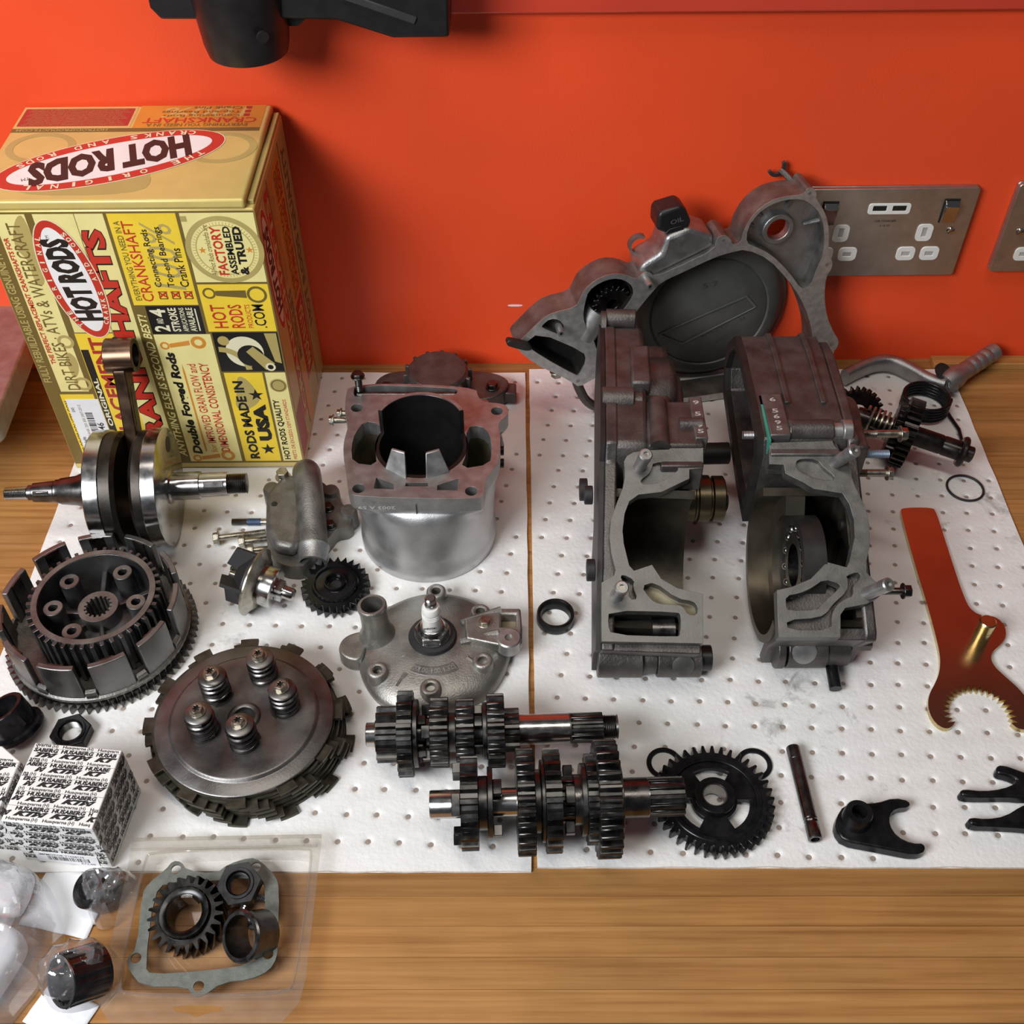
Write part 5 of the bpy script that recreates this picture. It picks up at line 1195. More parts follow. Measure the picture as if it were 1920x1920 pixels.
# --- right half
OR_ = T(-220, -600, 0)
CR = thing('crankcase_half', 'right crankcase half with a roller bearing inside, open side facing left', 'crankcase half', T(220, 600, 0), 'split crankcase halves')
dr = [(188.1, 150.1), (234.6, 151.7), (235.2, 148), (240.1, 142.7), (242.8, 140.6), (246.7, 136.4), (245.8, 122.9), (247.9, 114.7), (253.1, 100.4), (254.6, 87.3), (253.5, 72.3), (249.8, 59.5), (249, 51.7), (253.1, 45.9), (257.4, 43), (256.5, 34.3), (246.6, 28.5), (231.5, 25.7), (227.8, 20.9), (226.2, 4.9), (183.5, 4.9), (184.8, 38.6), (195.7, 41), (209.3, 46.8), (221.6, 59), (235.3, 55.1), (237.6, 59.5), (243.2, 77.3), (244, 90.3), (241.9, 102.4), (237.9, 110.6), (217.1, 114.2), (210.8, 118.8), (197.9, 126), (197.5, 132.8), (186.9, 133.3)]
rh = [smooth(h, 1) for h in ([(206.4, 135.4), (210.5, 137.5), (222, 137), (226.3, 130.2), (233.4, 124), (232.6, 120.9), (229.2, 120.4), (217.8, 121.9), (205.9, 129.1)], [(191, 34.3), (200.9, 36.2), (209.6, 40.1), (218.6, 46.4), (229.4, 43), (229.1, 40.1), (215.1, 28.5), (211.9, 24.3), (192.4, 23.8), (190.3, 26.6)], [(190, 17.1), (212.3, 18.6), (219.2, 22.8), (222.4, 27.6), (234.5, 38.1), (235.4, 46.8), (234.2, 48.8), (242.4, 51.7), (244.6, 49.8), (243.3, 46.4), (238.2, 42), (237.9, 34.3), (232.1, 32.4), (225.2, 27.6), (221.5, 20.9), (220.5, 10.1), (190.4, 10.1)])]
q = B(OR_); q.prism(dr, -10, 0, rh, M=DM); obj('cylinder_seat', q, MT['case_face'], CR, bevel=.4)
for h, z_, m in ((rh[0], -4, MT['case_face']), (rh[1], -12, MT['cast_dark']), (rh[2], -7, MT['cast_dark'])):
    q = B(OR_); q.prism(h, z_ - 2, z_, M=DM); obj('recess_floor', q, m, CR)
profR = [(496, 1), (492, 26), (474, 57), (478, 62), (598, 116), (604, 128), (640, 130), (700, 130), (724, 124), (742, 106), (746, 80), (734, 58), (640, 44), (610, 30), (600, 1)]
q = B(OR_); q.prism(profR, 0, 9, M=YZ(246)); obj('outer_wall', q, MT['cast_dark'], CR, bevel=2)
FY = frame((0, 541, 61), (0, 1, 0), (0, 0, 1))
q = B(OR_); q.lathe([(51, 184), (57, 184), (57, 222), (51, 222)], 56, FY, 180, 408, closed=True); obj('crank_chamber', q, mat('brown_chamber', (.12, .10, .072), .85, .38, .25, 30, rvar=.1), CR)
q = B(OR_); q.lathe([(37, 200), (50.9, 200), (50.9, 214), (37, 214)], 64, FY, 176, 412, closed=True); obj('chamber_step', q, mat('step_alloy', (.13, .11, .085), .85, .36, .2, 30), CR)
q = B(OR_); q.lathe([(30, 206), (36.9, 206), (36.9, 222), (30, 222)], 56, FY, closed=True); br_ = obj('bearing_race', q, MT['dark'], CR)
for k in range(14):
    a = 2 * pi * k / 14
    q = B(OR_); q.lathe([(0, -3.6), (1.9, -3), (3.3, -1.4), (3.6, 0), (3.3, 1.4), (1.9, 3), (0, 3.6)], 14, T(209, 541 + 27.5 * cos(a), 61 + 27.5 * sin(a))); obj('bearing_ball', q, MT['steel'], br_)
q = B(OR_); q.lathe([(16, 207), (24, 207), (24, 222), (16, 222)], 48, FY, closed=True); obj('inner_race', q, MT['steel_dark'], br_)
q = B(OR_); q.lathe([(51, 222), (57, 222), (57, 247), (51, 247)], 56, FY, 180, 408, closed=True); obj('chamber_outer_wall', q, inside, CR)
cb = [(541 + 52 * cos(t), min(61 + 52 * sin(t), 54 + (541 + 52 * cos(t) - 465) * .445)) for t in [2 * pi * i / 64 for i in range(64)]]
q = B(OR_); q.prism(cb, 0, 4, [circ(20, 32, 541, 61)], M=YZ(242)); obj('chamber_back', q, inside, CR)
q = B(OR_); tube_x(q, 240, 243, 560, 84, 4); obj('oil_hole', q, MT['dark'], CR)
q = B(OR_); q.prism([(496, 1), (492, 26), (475, 57), (482, 62), (500, 30), (504, 1)], 0, 64, M=YZ(186)); obj('front_wall', q, MT['cast_dark'], CR, bevel=1)
q = B(OR_); tube_x(q, 193, 199, 499, 19, 17); tube_x(q, 201, 230, 499, 18, 16); tube_x(q, 230, 247, 499, 18, 14); obj('engine_mount_tube', q, MT['cast_dark'], CR, bevel=.8)
q = B(OR_); q.lathe([(0, -1), (9, -1), (9, 1), (0, 3)], 24, frame((212, 487, 27), (1, 0, 0), (0, .5, .87))); obj('thumb_pocket', q, MT['machined'], CR)
q = B(OR_); q.box(247, 262, 490, 500, 24, 31); q.box(226, 258, 492, 520, 30, 36); obj('side_lug', q, MT['cast_dark'], CR, bevel=1)
q = B(OR_); q.tube([(236, 492, 9), (236, 470, 5.2)], 4.6, 18); obj('drain_pin', q, MT['gear_black'], CR)
rearR = [(599, 46), (599, 116), (606, 128), (640, 131), (700, 131), (728, 127), (744, 108), (748, 84), (734, 62), (640, 48)]
inn = [(607, 56), (607, 110), (616, 120), (640, 123), (700, 123), (722, 119), (736, 102), (740, 84), (728, 70), (640, 56)]
q = B(OR_); q.prism(rearR, 0, 62, [inn], M=YZ(184)); obj('gearbox_shell', q, MT['cast_dark'], CR, bevel=1.2)
q = B(OR_); q.prism(rearR, 0, 5, [inn], M=YZ(180)); obj('joint_flange', q, MT['dark'], CR)
q = B(OR_); q.prism([(606, 50), (606, 112), (640, 122), (690, 122), (712, 116), (730, 84), (720, 66), (640, 52)], 0, 6, M=YZ(240)); obj('inner_wall', q, MT['dark'], CR)
q = B(OR_)
for x_ in (205, 232):
    q.prism([(y, z_) for y, z_ in [(640, 131), (700, 131), (728, 127), (744, 108), (745.8, 110), (729, 129.4), (700, 133.4), (640, 133.4)]], 0, 4, M=YZ(x_))
obj('shell_ribs', q, MT['cast_dark'], CR, bevel=.5)
q = B(OR_); q.cyl(44, 250, 258, 56, frame((0, 650, 82), (0, 1, 0), (0, 0, 1)), 42); q.cyl(38, 258, 266, 48, frame((0, 650, 82), (0, 1, 0), (0, 0, 1)), 36); obj('kick_boss', q, MT['cast_dark'], CR, bevel=1.2)
q = B(OR_); q.box(188.5, 203.5, 604, 650, 112, 133); obj('number_pad', q, MT['case_face'], CR, bevel=.8)
for i, ch in enumerate('6 5695'):
    if ch != ' ': text(ch, 6, MT['stamp'], CR, OR_ @ T(193.6, 641 - i * 6.4, 133.2), .12, fit=(4.6, 4.4), join='numR')
q = B(OR_); q.box(187, 188.6, 600, 650, 112, 131); obj('green_gasket', q, mat('green_gasket', (.05, .30, .22), .1, .6), CR)
q = B(OR_); tube_x(q, 203, 236, 614, 128, 8.5); q.box(203, 246, 612, 660, 112, 130); obj('lever_boss', q, MT['cast_dark'], CR, bevel=1)
q = B(OR_); tube_x(q, 236, 243, 614, 128, 6); tube_x(q, 243, 250, 614, 128, 8.5); obj('lever_pivot', q, MT['machined'], CR, bevel=.6)
q = B(OR_); q.box(188, 239, 592, 606, 104, 125); obj('seat_step', q, MT['case_face'], CR, bevel=1)
q = B(OR_); q.box(250, 262, 600, 632, 96, 124); obj('corner_block', q, MT['cast_dark'], CR, bevel=2)
q = B(OR_); thread(q, 172, 190, 3.2, 1.1, frame((0, 618, 120), (0, 1, 0), (0, 0, 1))); obj('side_stud', q, MT['machined'], CR)
bolt(CR, OR_ @ frame((293, 628, 112), (0, 1, 0), (0, 0, 1)), 3, 32, 5, 6)
bolt(CR, OR_ @ frame((283, 606, 92), (0, 1, 0), (0, 0, 1)), 3, 26, 4.6, 5)
q = B(OR_); thread(q, 262, 280, 3.2, 1.1, frame((0, 606, 112), (0, 1, 0), (0, 0, 1))); obj('blue_stud', q, mat('blue_grey_thread', (.25, .33, .42), .6, .45), CR)
bolt(CR, OR_ @ frame((272, 499, 82), (0, 1, 0), (0, 0, 1)), 2.6, 16, 4.6, 6, MT['steel_dark'], MT['steel_dark'])
stud(CR, OR_, 234.4, 134.4, 27, 18); stud(CR, OR_, 247.4, 36.2, 27, 18)

# ---------------------------------------------------------------- kick start shaft, spring, lever
KM = frame((340, 717, 31.5), (49, -21, -5), (21, 49, 0))
KS = thing('kick_start_shaft', 'dark kick start shaft with a gear and ratchet lying right of the crankcase', 'shaft', KM)
random.seed(9)
gk = mat('dark_oily_gear', (.045, .038, .036), .9, .32, .3, 120, rvar=.08)
gearpart(KS, -6, 6, 30.5, 28, 'kick_gear', 9, gk, .2, .62); gearpart(KS, -13, -6, 24, 24, 'ratchet_ring', 9, gk, .1, .8)
q = B(); q.lathe([(0, -44), (8, -44), (8.6, -42), (8.6, 30), (8.2, 31), (8.2, 32), (8.6, 33), (8.6, 46), (12, 46), (13.5, 48), (13.5, 50), (12, 51.5), (7, 52), (7, 57), (5.5, 58), (0, 58)], 32, RY(90)); obj('shaft_body', q, gk, KS)
q = B(); q.tube([(x * 1.0, y, z) for z, y, x in [(p[0], p[1], p[2]) for p in helix(11.5, 4.4, 5, 20, -36)]], 1.3, 8); obj('ratchet_spring', q, MT['zinc'], KS)
q = B(); q.tube(smooth([(-30, -13, 3), (-20, -17, 4), (-12, -14, 6)], 1, False), 2.2, 8); obj('stop_pawl', q, gk, KS)
IG = thing('kick_ratchet_gear', 'reddish dark gear half hidden behind the right crankcase half', 'gear', T(312, 762, .5) @ RY(-8) @ T(0, 0, 14) @ RX(62))
q = B(); q.prism(gearpts(24, 20.5, 26, .2, .65), -4, 4, [circ(9, 24)]); obj('toothed_ring', q, gk, IG, bevel=.3, seg=1)
q = B(); q.ring(9, 13, -6, 6, 28); obj('hub', q, gk, IG)
TS = thing('torsion_spring', 'black coiled torsion spring with a bent tail near the kick lever', 'spring', T(379, 782, 1.8))
q = B(); h_ = helix(20.5, 3.3, 4.9, 40, 0, radians(20)); h_ = h_[:-1] if False else h_
end = h_[0]
q.tube([(23, -46, 1.2), (24.5, -30, 1.2), (21.5, -12, .5)] + h_, 1.65, 8); obj('coil', q, MT['gear_black'], TS, ang=80)
KL = thing('kick_lever', 'silver folding kick start lever lying along the back edge of the right pad', 'kick lever', ID)
kp = smooth([(312, 818, 9), (330, 830, 9.5), (346, 838, 10), (362, 838, 10), (376, 826, 9.5), (388, 812, 9), (402, 805, 8.5)], 2, False)
n_ = len(kp); vs = []; fs = []
for i, p in enumerate(kp):
    a = Vector(kp[max(0, i - 1)]); c = Vector(kp[min(n_ - 1, i + 1)]); d = (c - a).normalized(); s_ = d.cross(Vector((0, 0, 1))).normalized()
    for k in range(12):
        t = 2 * pi * k / 12; P = Vector(p) + s_ * (5.2 * math.copysign(abs(cos(t)) ** .6, cos(t))) + Vector((0, 0, 1)) * (8.4 * math.copysign(abs(sin(t)) ** .6, sin(t)))
        vs.append(tuple(P))
for i in range(n_ - 1):
    for k in range(12): fs.append((i * 12 + k, i * 12 + (k + 1) % 12, (i + 1) * 12 + (k + 1) % 12, (i + 1) * 12 + k))
fs.append(tuple(range(12))); fs.append(tuple(range((n_ - 1) * 12, n_ * 12)))
q = B(); q.add(vs, fs); obj('arm', q, MT['cast'], KL, ang=50)
PD = Vector((52, 38, 4)).normalized()
q = B(); pr = [(0, -10), (9, -10), (11, -4), (11, 6), (8.6, 14)]
for k in range(4): pr += [(8.4, 18 + k * 9), (8.6, 23 + k * 9), (7.6, 24.5 + k * 9), (7.6, 25.5 + k * 9)]
pr += [(8.5, 54), (8.5, 62), (6.5, 62), (6.5, 54), (0, 54)]
q.lathe(pr, 28, frame((410, 812, 11.5), Vector((0, 0, 1)).cross(PD), PD.cross(Vector((0, 0, 1)).cross(PD)))); pd = obj('foot_peg', q, MT['cast'], KL, ang=40)
q = B(); q.cyl(6, 0, 2.4, 28, frame((409, 802.5, 12), (1, .3, 0), (0, .75, .66))); obj('pivot_pin', q, MT['cast_dull'], KL, bevel=.6)
q = B(); q.prism(smooth([(-9, -6), (-2, -9), (7, -6), (9, 2), (2, 8), (-7, 5)], 2), 0, 1.0, M=frame((400, 815, 20), (1, .5, 0), (-.3, .7, .4))); obj('hinge_recess', q, MT['dark'], KL)
# ---------------------------------------------------------------- small black and white printed cartons
from mathutils import noise as mnoise
CB = mat('carton_white', (.74, .73, .70), 0, .6, .04, 60); CI = mat('carton_ink', (.014, .013, .013), 0, .55, .1, 60)
def repeat_print(parent, F, w, h, key, x_off=0, pitch=10.4, rep=23.5):
    """rows of the three printed names, clipped to the face"""
    n = int(h / pitch) + 1
    for i in range(n):
        y = h - (i + 1) * pitch
        for word, dy, hh, ln, bold, sh in (('Husqvarna', 7.0, 2.7, 15.5, .22, 0), ('HUSABERG', 3.9, 2.8, 21.5, .55, .1), ('KTM', .1, 3.6, 22, .85, .45)):
            if y + dy < .3: continue
            x = -x_off - (i * 3.4) % rep
            while x < w - 3:
                x0, x1 = x, x + ln
                if x0 >= .4 and x1 <= w - .3:
                    text(word, 10, CI, parent, F @ T(x0, y + dy, .12), bold, sh, fit=(ln, hh), join=key)
                elif x1 > 4 and x0 < .4:
                    k = max(1, int(len(word) * (x1 - .4) / ln)); f = k / len(word)
                    text(word[-k:], 10, CI, parent, F @ T(x1 - ln * f, y + dy, .12), bold, sh, fit=(ln * f, hh), join=key)
                elif .4 <= x0 < w - 3:
                    k = max(1, int(len(word) * (w - .4 - x0) / ln)); f = k / len(word)
                    text(word[:k], 10, CI, parent, F @ T(x0, y + dy, .12), bold, sh, fit=(ln * f, hh), join=key)
                if word == 'Husqvarna' and 1.5 < x1 + .6 < w - 5:
                    text('(H)', 10, CI, parent, F @ T(x1 + .8, y + dy - .3, .12), .1, fit=(4, 3.2), join=key)
                x += rep
            if word == 'HUSABERG':
                q = B(); q.box(.4, w - .4, y + dy + 2.95, y + dy + 3.1, .04, .12, F); RULES.append((parent, q))
def carton(M, w, d, h, label, chamf=0, tag_on=False, top_off=4):
    c = thing('parts_carton', label, 'carton', M, 'small black and white printed cartons')
    out = [(0, 0), (w, 0), (w, d), (0, d)] if not chamf else [(0, 0), (w, 0), (w, d - 2), (w - chamf, d + chamf * .5), (0, d + chamf * .5)]
    q = B(); q.prism(out, .2, h); obj('carton_body', q, CB, c, bevel=.7)
    RULES.clear()
    repeat_print(c, frame((0, 0, h), (1, 0, 0), (0, 1, 0)), w, d, 'top' + c.name, top_off)
    repeat_print(c, frame((0, 0, 0), (1, 0, 0), (0, 0, 1)) , w, h, 'front' + c.name, 9)
    repeat_print(c, frame((w, 0, 0), (0, 1, 0), (0, 0, 1)) @ T(0, h, 0) @ RZ(-90) if False else frame((w, 0, 0), (0, 1, 0), (0, 0, 1)), d, h, 'side' + c.name, 14)
    q = B()
    for par, b_ in RULES:
        n = len(q.v); q.v += b_.v; q.f += [[n + i for i in f] for f in b_.f]; q.mi += b_.mi
    obj('printed_rules', q, CI, c)
    return c
RULES = []
ct = carton(T(-317, 340.2, 0) @ RZ(-5.5), 58.5, 56, 52, 'black and white printed parts carton with a price label, in front of the clutch stack')
q = B(); q.prism([(9, 1), (50, 1), (51, 14), (9, 14.5)], 0, .35, M=frame((0, -.2, 0), (1, 0, 0), (0, 0, 1))); lb2 = obj('price_label', q, MT['paper'], ct)
q = B(); x_ = 17.0; rr = random.Random(8)
while x_ < 44:
    w_ = rr.choice((.35, .6, .9)); q.box(x_, x_ + w_, 4.6, 9.4, .36, .42, frame((0, -.2, 0), (1, 0, 0), (0, 0, 1))); x_ += w_ + rr.choice((.35, .5, .8))
obj('barcode', q, CI, ct)
LF = frame((0, -.65, 0), (1, 0, 0), (0, 0, 1))
text('IMPMOTOR Y1668170', 5, CI, ct, LF @ T(12, 10.4, 0), .02, fit=(30, 2)); text('£12.60', 5, CI, ct, LF @ T(38, 2, 0), .05, fit=(9.5, 2))
carton(T(-379, 351, 0) @ RZ(-5), 57, 40, 49, 'black and white printed parts carton cut by the left edge of the picture', 16, False, 10)

# ---------------------------------------------------------------- black sleeve and hex nut
ax = Vector((.36, -.2, -.9)).normalized()
SV = thing('black_sleeve', 'black flanged metal sleeve lying behind the cartons at the left edge', 'sleeve', frame((-357, 441, 24.5), ax.cross(Vector((0, 0, 1))), ax.cross(ax.cross(Vector((0, 0, 1))))) @ SC(.9, .9, .9))
q = B(); q.lathe([(13.5, 0), (16.5, 0), (17.2, 1), (17.2, 20), (20.5, 21), (20.5, 25), (17, 26), (13.5, 26)], 44, closed=True); obj('sleeve_body', q, MT['gear_black'], SV, ang=40)
q = B(); q.cyl(13.5, 14, 15, 36); obj('sleeve_floor', q, MT['dark'], SV)
for k in range(4):
    q = B(); q.box(16.8, 17.6, -1.2, 1.2, 6, 16, RZ(k * 90)); obj('sleeve_slot', q, MT['dark'], SV)
def hexnut(M, R, r, h, label, m):
    t = thing('hex_nut', label, 'nut', M)
    q = B(); q.prism(circ(R, 6), 0, h, [circ(r, 32)]); obj('nut_body', q, m, t, bevel=.9)
    q = B(); q.lathe([(r, h - .2), (r + 2.2, h - .2), (r + 1.8, h + 1), (r + .2, h + 1)], 36, closed=True); obj('nut_collar', q, m, t)
    q = B(); pr = []
    for i in range(int(h)): pr += [(r - .1, i + .1), (r - .9, i + .6)]
    q.lathe(pr, 32); obj('thread', q, MT['steel_dark'], t)
    return t
hexnut(T(-311, 432.5, .3) @ RZ(20), 14.6, 8.6, 8.5, 'black hex nut lying between the clutch basket and the carton', MT['gear_black'])

# ---------------------------------------------------------------- clear blister tray and its contents
BL = thing('blister_tray', 'clear plastic blister tray with rounded corners holding gasket, gear and rings', 'blister tray', ID)
zf = 11.0
fo = [(-247, 349.5), (-124, 352), (-123.6, 327), (-123, 259), (-125, 245), (-133.6, 233.5), (-234, 233.5), (-245, 246.5), (-244.4, 267), (-245.5, 327)]
rec = smooth([(-232, 340), (-132, 342.5), (-128.5, 338), (-129, 258), (-133, 250), (-228, 249), (-234, 255), (-236, 335)], 2)
flo = [(x * .955 + -181 * .045, (y - 295) * .95 + 295) for x, y in rec]
hang = smooth([(-198, 243.5), (-198, 239.5), (-189, 239), (-184, 236), (-179, 239), (-170, 239.5), (-170, 243.5)], 1)
q = B(); q.prism(fo, zf, zf + .5, [rec, hang]); obj('flange', q, MT['clear'], BL)
m_ = len(rec)
q = B(); q.add([(x, y, zf + .4) for x, y in rec] + [(x, y, 6) for x, y in [(a * .985 - 181 * .015, (b_ - 295) * .985 + 295) for a, b_ in rec]] + [(x, y, .5) for x, y in flo], [(i + k * m_, (i + 1) % m_ + k * m_, (i + 1) % m_ + (k + 1) * m_, i + (k + 1) * m_) for k in range(2) for i in range(m_)] + [tuple(range(2 * m_, 3 * m_))]); obj('tray_recess', q, MT['clear'], BL, ang=50)
q = B(); q.tube([(x, y, zf + .7) for x, y in rec], .9, 6, loop=True); obj('bead', q, MT['clear'], BL)
q = B(); q.tube([(-246.5, 348, zf + 1), (-124.5, 350.5, zf + 1)], 1.3, 8); obj('hinge_fold', q, MT['clear'], BL)
q = B(); q.tube([(-246.5, 341, zf + .6), (-126, 343.8, zf + .6)], .9, 8); obj('fold_line', q, MT['clear'], BL)
# gasket
go = smooth([(-221.3, 328.3), (-218.1, 334.2), (-212.4, 333.6), (-207.9, 327.7), (-188.9, 325.4), (-182, 332), (-168.7, 336.5), (-162, 334.5), (-150.2, 323.7), (-146.8, 314.5), (-143, 280.5), (-142.1, 272.2), (-145.7, 263.9), (-156.3, 258.8), (-172.4, 257.2), (-183.1, 248.7), (-189.3, 249.2), (-192.9, 254.7), (-220, 254.7), (-230.5, 264.9), (-233, 271.1), (-228.2, 277.4), (-233, 312.3), (-230.2, 319.1)], 1)
gh = smooth([(-219.5, 320.2), (-187.1, 320.5), (-170, 323.5), (-157.5, 320), (-155.4, 312), (-151.4, 283), (-152.7, 276.3), (-156.3, 267.9), (-184.7, 263.8), (-216.2, 261.8), (-220.7, 265.9), (-225.2, 311.1)], 1)
q = B(); q.prism(go, 0, 1.3, [gh] + [circ(3.2, 18, *c) for c in ((-214.8, 328.4), (-227.4, 271.6), (-186.3, 254.9), (-147.8, 274), (-164, 330))])
tag(place(obj('paper_gasket', q, MT['gasket'], bevel=.15, seg=1), T(0, 0, 9)), 'grey green paper gasket with bolt ears lying in the blister tray', 'gasket')
# helical gear
HG = thing('helical_gear', 'dark gear with slanted teeth and wide bore in the blister tray', 'gear', T(-200, 298, 3.4) @ RX(9) @ RY(-3))
gp0 = gearpts(23.5, 18.5, 23, .22, .66)
def rot2(pts, a): return [(x * cos(a) - y * sin(a), x * sin(a) + y * cos(a)) for x, y in pts]
rings = [[(*p, z_) for p in rot2(gp0, radians(z_ * 1.1))] for z_ in (0, 5, 10, 15)]
q = B(); loft(q, rings, False, False)
m_ = len(gp0)
for z_, fl in ((0, 1), (15, 0)):
    a = rot2(gp0, radians(z_ * 1.1)); c_ = [(13.2 * cos(atan2(y, x)), 13.2 * sin(atan2(y, x))) for x, y in a]
    q.add([(*p, z_) for p in a] + [(*p, z_) for p in c_], [(i, (i + 1) % m_, m_ + (i + 1) % m_, m_ + i) for i in range(m_)])
hgm = mat('oily_dark_gear', (.045, .044, .044), 1, .28, .3, 120, rvar=.08)
obj('teeth', q, hgm, HG, weld=True)
q = B(); q.lathe([(11, 0), (14, 0), (16, 14), (16, 17.5), (15.2, 18.6), (12.6, 18.6), (11, 17.5)], 48, closed=True); obj('hub', q, hgm, HG, ang=40)
q = B(); q.box(-3.5, 3.5, 9.2, 11.4, 1, 17); obj('key', q, MT['steel'], HG)
hexnut(T(-171, 317, 10.5) @ RX(14) @ RZ(10), 14, 7.6, 9, 'black hex nut resting on the gasket corner in the blister tray', MT['gear_black'])
ax = Vector((-.52, -.42, .74)).normalized()
CO = thing('steel_collar', 'shiny dark steel collar tipped on its side in the blister tray', 'collar', frame((-154, 287, 9.8), ax.cross(Vector((0, 0, 1))), ax.cross(ax.cross(Vector((0, 0, 1))))))
q = B(); q.lathe([(12, -1), (14.2, -1), (14.2, 14), (15.6, 15), (15.6, 17.5), (14.6, 18.5), (12.4, 18.5), (12, 17.5)], 48, closed=True); obj('collar_body', q, MT['steel_dark'], CO, ang=40)
sl = thing('spring_seal', 'small sprung oil seal lying under the nut in the blister tray', 'oil seal', T(-160, 303, 2) @ RX(10))
q = B(); q.ring(7, 10.5, 0, 5, 40); obj('seal_body', q, MT['blackr'], sl)
q = B(); q.tube([(8 * cos(t) * 1.0, 8 * sin(t), 5.2 + .2 * sin(t * 40)) for t in [2 * pi * i / 160 for i in range(160)]], .9, 6, loop=True); obj('garter_spring', q, MT['steel'], sl)

# ---------------------------------------------------------------- polythene bag with papers and bearings at the lower left
def sheet(name, cx, cy, w, d, z, m, label, rz, amp=1.5, seed=0, cat='paper'):
    q = B(); n = 14
    vs = [((i / n - .5) * w, (j / n - .5) * d, amp * mnoise.noise(Vector((i * .35 + seed, j * .35, seed))) + amp) for j in range(n + 1) for i in range(n + 1)]
    q.add(vs, [(j * (n + 1) + i, j * (n + 1) + i + 1, (j + 1) * (n + 1) + i + 1, (j + 1) * (n + 1) + i) for j in range(n) for i in range(n)])
    o = obj(name, q, m, ang=60); md = o.modifiers.new('thick', 'SOLIDIFY'); md.thickness = .0003
    return tag(place(o, T(cx, cy, z) @ RZ(rz)), label, cat)
sheet('paper_slip', -283, 312, 46, 40, -1.7, MT['paper'], 'white paper slip under the clear bag beside the wrapped roller', -12, 1.0, 2)
sheet('paper_slip', -268, 243, 36, 26, -1.7, MT['paper'], 'white paper slip poking out below the needle bearing', -24, 1.0, 5)
def soft(name, cx, cy, cz, a, b_, c_, label, rz, cat='packet'):
    q = B(); pr = []
    vs = []; fs = []; nu, nv = 28, 14
    for j in range(nv + 1):
        t = -pi / 2 + pi * j / nv
        for i in range(nu):
            u = 2 * pi * i / nu
            f = lambda s_, e: math.copysign(abs(s_) ** e, s_)
            x = a * f(cos(t), .35) * f(cos(u), .35); y = b_ * f(cos(t), .35) * f(sin(u), .35); z_ = c_ * f(sin(t), .5)
            k = 1 + .05 * mnoise.noise(Vector((x, y, z_)) * .09)
            vs.append((x * k, y * k, z_ * k))
    for j in range(nv):
        for i in range(nu): fs.append((j * nu + i, j * nu + (i + 1) % nu, (j + 1) * nu + (i + 1) % nu, (j + 1) * nu + i))
    q.add(vs, fs); return tag(place(obj(name, q, MT['paper'], ang=70, weld=True), T(cx, cy, cz) @ RZ(rz)), label, cat)
soft('wrapped_packet', -333, 316, 10, 28, 15, 11.5, 'upper white paper wrapped packet inside the clear bag', -8)
soft('wrapped_packet', -331, 270, 11, 32, 26, 11, 'lower large white paper wrapped packet inside the clear bag', -20)
ax = Vector((-.62, -.52, .58)).normalized()
NB = thing('needle_bearing', 'needle roller bearing cage lying on its side in the clear bag', 'needle bearing', frame((-247, 264, 13), ax.cross(Vector((0, 0, 1))), ax.cross(ax.cross(Vector((0, 0, 1))))) @ SC(1.15, 1.15, 1.1))
q = B(); q.ring(11.8, 13.3, 0, 1.6, 40); q.ring(11.8, 13.3, 21, 22.6, 40); q.ring(11.9, 13.2, 10.6, 12, 40); obj('cage_rings', q, MT['steel'], NB)
for k in range(18):
    q = B(); q.tube([(12.4 * cos(2 * pi * k / 18), 12.4 * sin(2 * pi * k / 18), 1.4), (12.4 * cos(2 * pi * k / 18), 12.4 * sin(2 * pi * k / 18), 21.2)], 1.7, 8); obj('needle', q, MT['steel_dark'], NB)
q = B(); q.ring(13.2, 13.6, 0, 22, 40); obj('shell', q, MT['steel_dark'], NB)
ax = Vector((-.35, -.2, .9)).normalized()
WR = thing('wrapped_roller', 'dark steel roller wrapped in shiny clear plastic near the carton', 'roller', frame((-257, 315, 3), ax.cross(Vector((1, 0, 0))), ax.cross(ax.cross(Vector((1, 0, 0))))))
q = B(); q.lathe([(0, 0), (11.6, 0), (12.4, 1), (12.4, 18), (11, 19.4), (7, 19.4), (6.5, 16), (0, 16)], 36); obj('roller_body', q, MT['steel_dark'], WR)
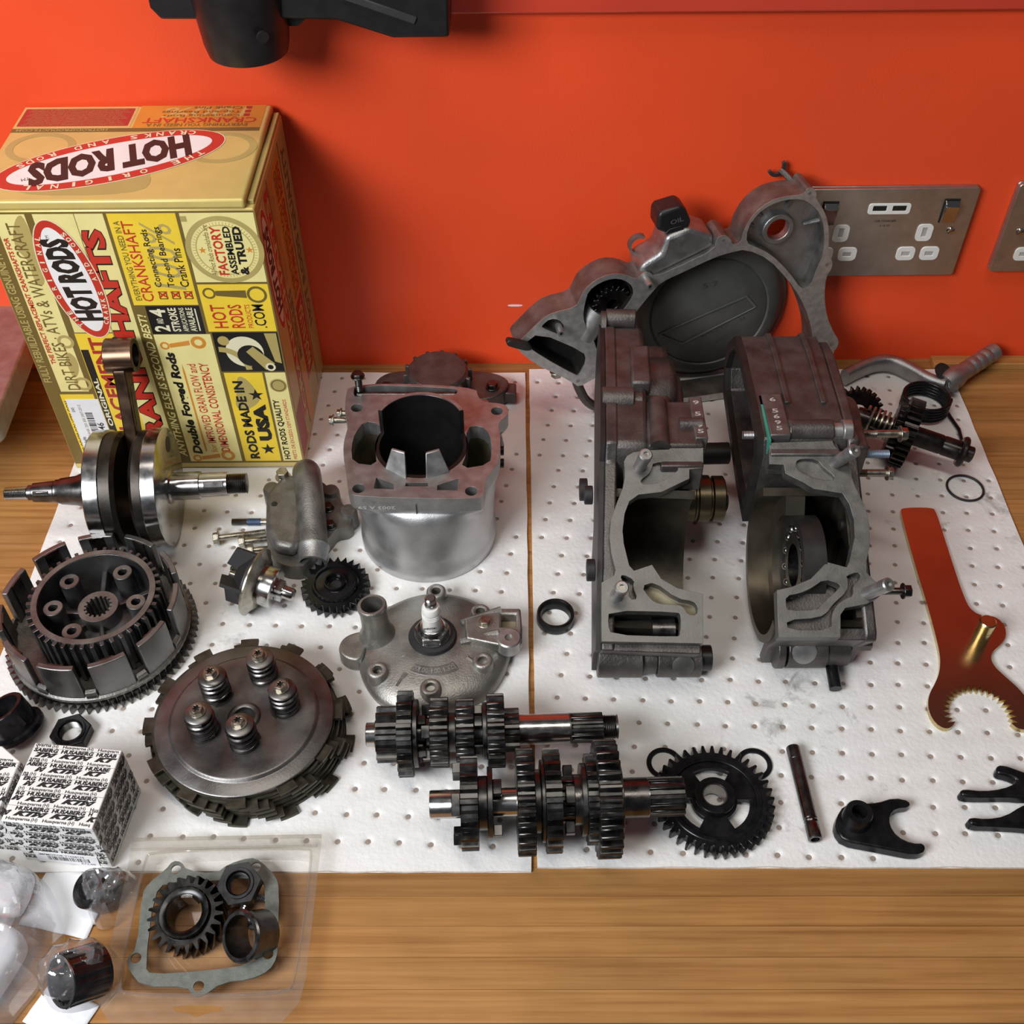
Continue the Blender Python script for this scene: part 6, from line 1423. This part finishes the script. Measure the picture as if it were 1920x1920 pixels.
def crumple(name, outline_r, cx, cy, hfun, n, m, parent=None, seed=0):
    vs = []; fs = []
    for j in range(n + 1):
        for i in range(2 * n):
            t = 2 * pi * i / (2 * n); r = (j / n)
            R = outline_r(t)
            x, y = cx + R * r * cos(t), cy + R * r * sin(t)
            vs.append((x, y, hfun(x, y, r, t)))
    for j in range(n):
        for i in range(2 * n): fs.append((j * 2 * n + i, j * 2 * n + (i + 1) % (2 * n), (j + 1) * 2 * n + (i + 1) % (2 * n), (j + 1) * 2 * n + i))
    q = B(); q.add(vs, fs); return obj(name, q, m, parent, ang=14, weld=True)
def ridge(x, y, s, k): return abs(mnoise.noise(Vector((x * s, y * s, k))))
o = crumple('plastic_wrap', lambda t: 17 + 3 * sin(3 * t), -255, 313, lambda x, y, r, t: (22 * (1 - r ** 5) + 2.5 + 12 * (.4 - ridge(x, y, .16, 3.1)) * (.3 + .7 * r)) if r < .999 else .6, 16, MT['wrap'])
tag(o, 'crumpled clear wrap over the dark roller', 'plastic wrap')
o = crumple('plastic_wrap', lambda t: 21 + 3 * sin(2 * t + 1), -259, 262, lambda x, y, r, t: (31 * (1 - r ** 6) + 3 + 9 * (.4 - ridge(x, y, .13, 8.3)) * (.3 + .7 * r)) if r < .999 else -1.5, 16, MT['wrap'])
tag(o, 'thin clear wrap around the needle bearing', 'plastic wrap')
bo = smooth([(-430, 340), (-345, 341), (-318, 336), (-298, 324), (-284, 304), (-278, 288), (-280, 270), (-286, 254), (-294, 240), (-300, 226), (-430, 226)], 1)
bpol = polar(bo, 96, (-340, 288))
def brad(t):
    k = t / (2 * pi) * 96; i = int(k) % 96; f = k - int(k)
    a = hypot(bpol[i][0] + 340, bpol[i][1] - 288); c = hypot(bpol[(i + 1) % 96][0] + 340, bpol[(i + 1) % 96][1] - 288)
    return a * (1 - f) + c * f
def bagh(x, y, r, t):
    if r > .999: return -1.2
    base = 38 * (1 - r ** 4.4) + 3
    if y < 252: base *= max(.55, 1 - (252 - y) / 60)
    return max(-.8, base + 11 * (.35 - ridge(x, y, .045, 1.7)) * (1 - r * .4) + 6 * (.3 - ridge(x, y, .11, 5.2)) * (1 - r * .3))
o = crumple('plastic_bag', brad, -340, 288, bagh, 34, MT['bag'])
tag(o, 'crumpled clear polythene bag of wrapped parts at the lower left corner', 'plastic bag')
bake_text()
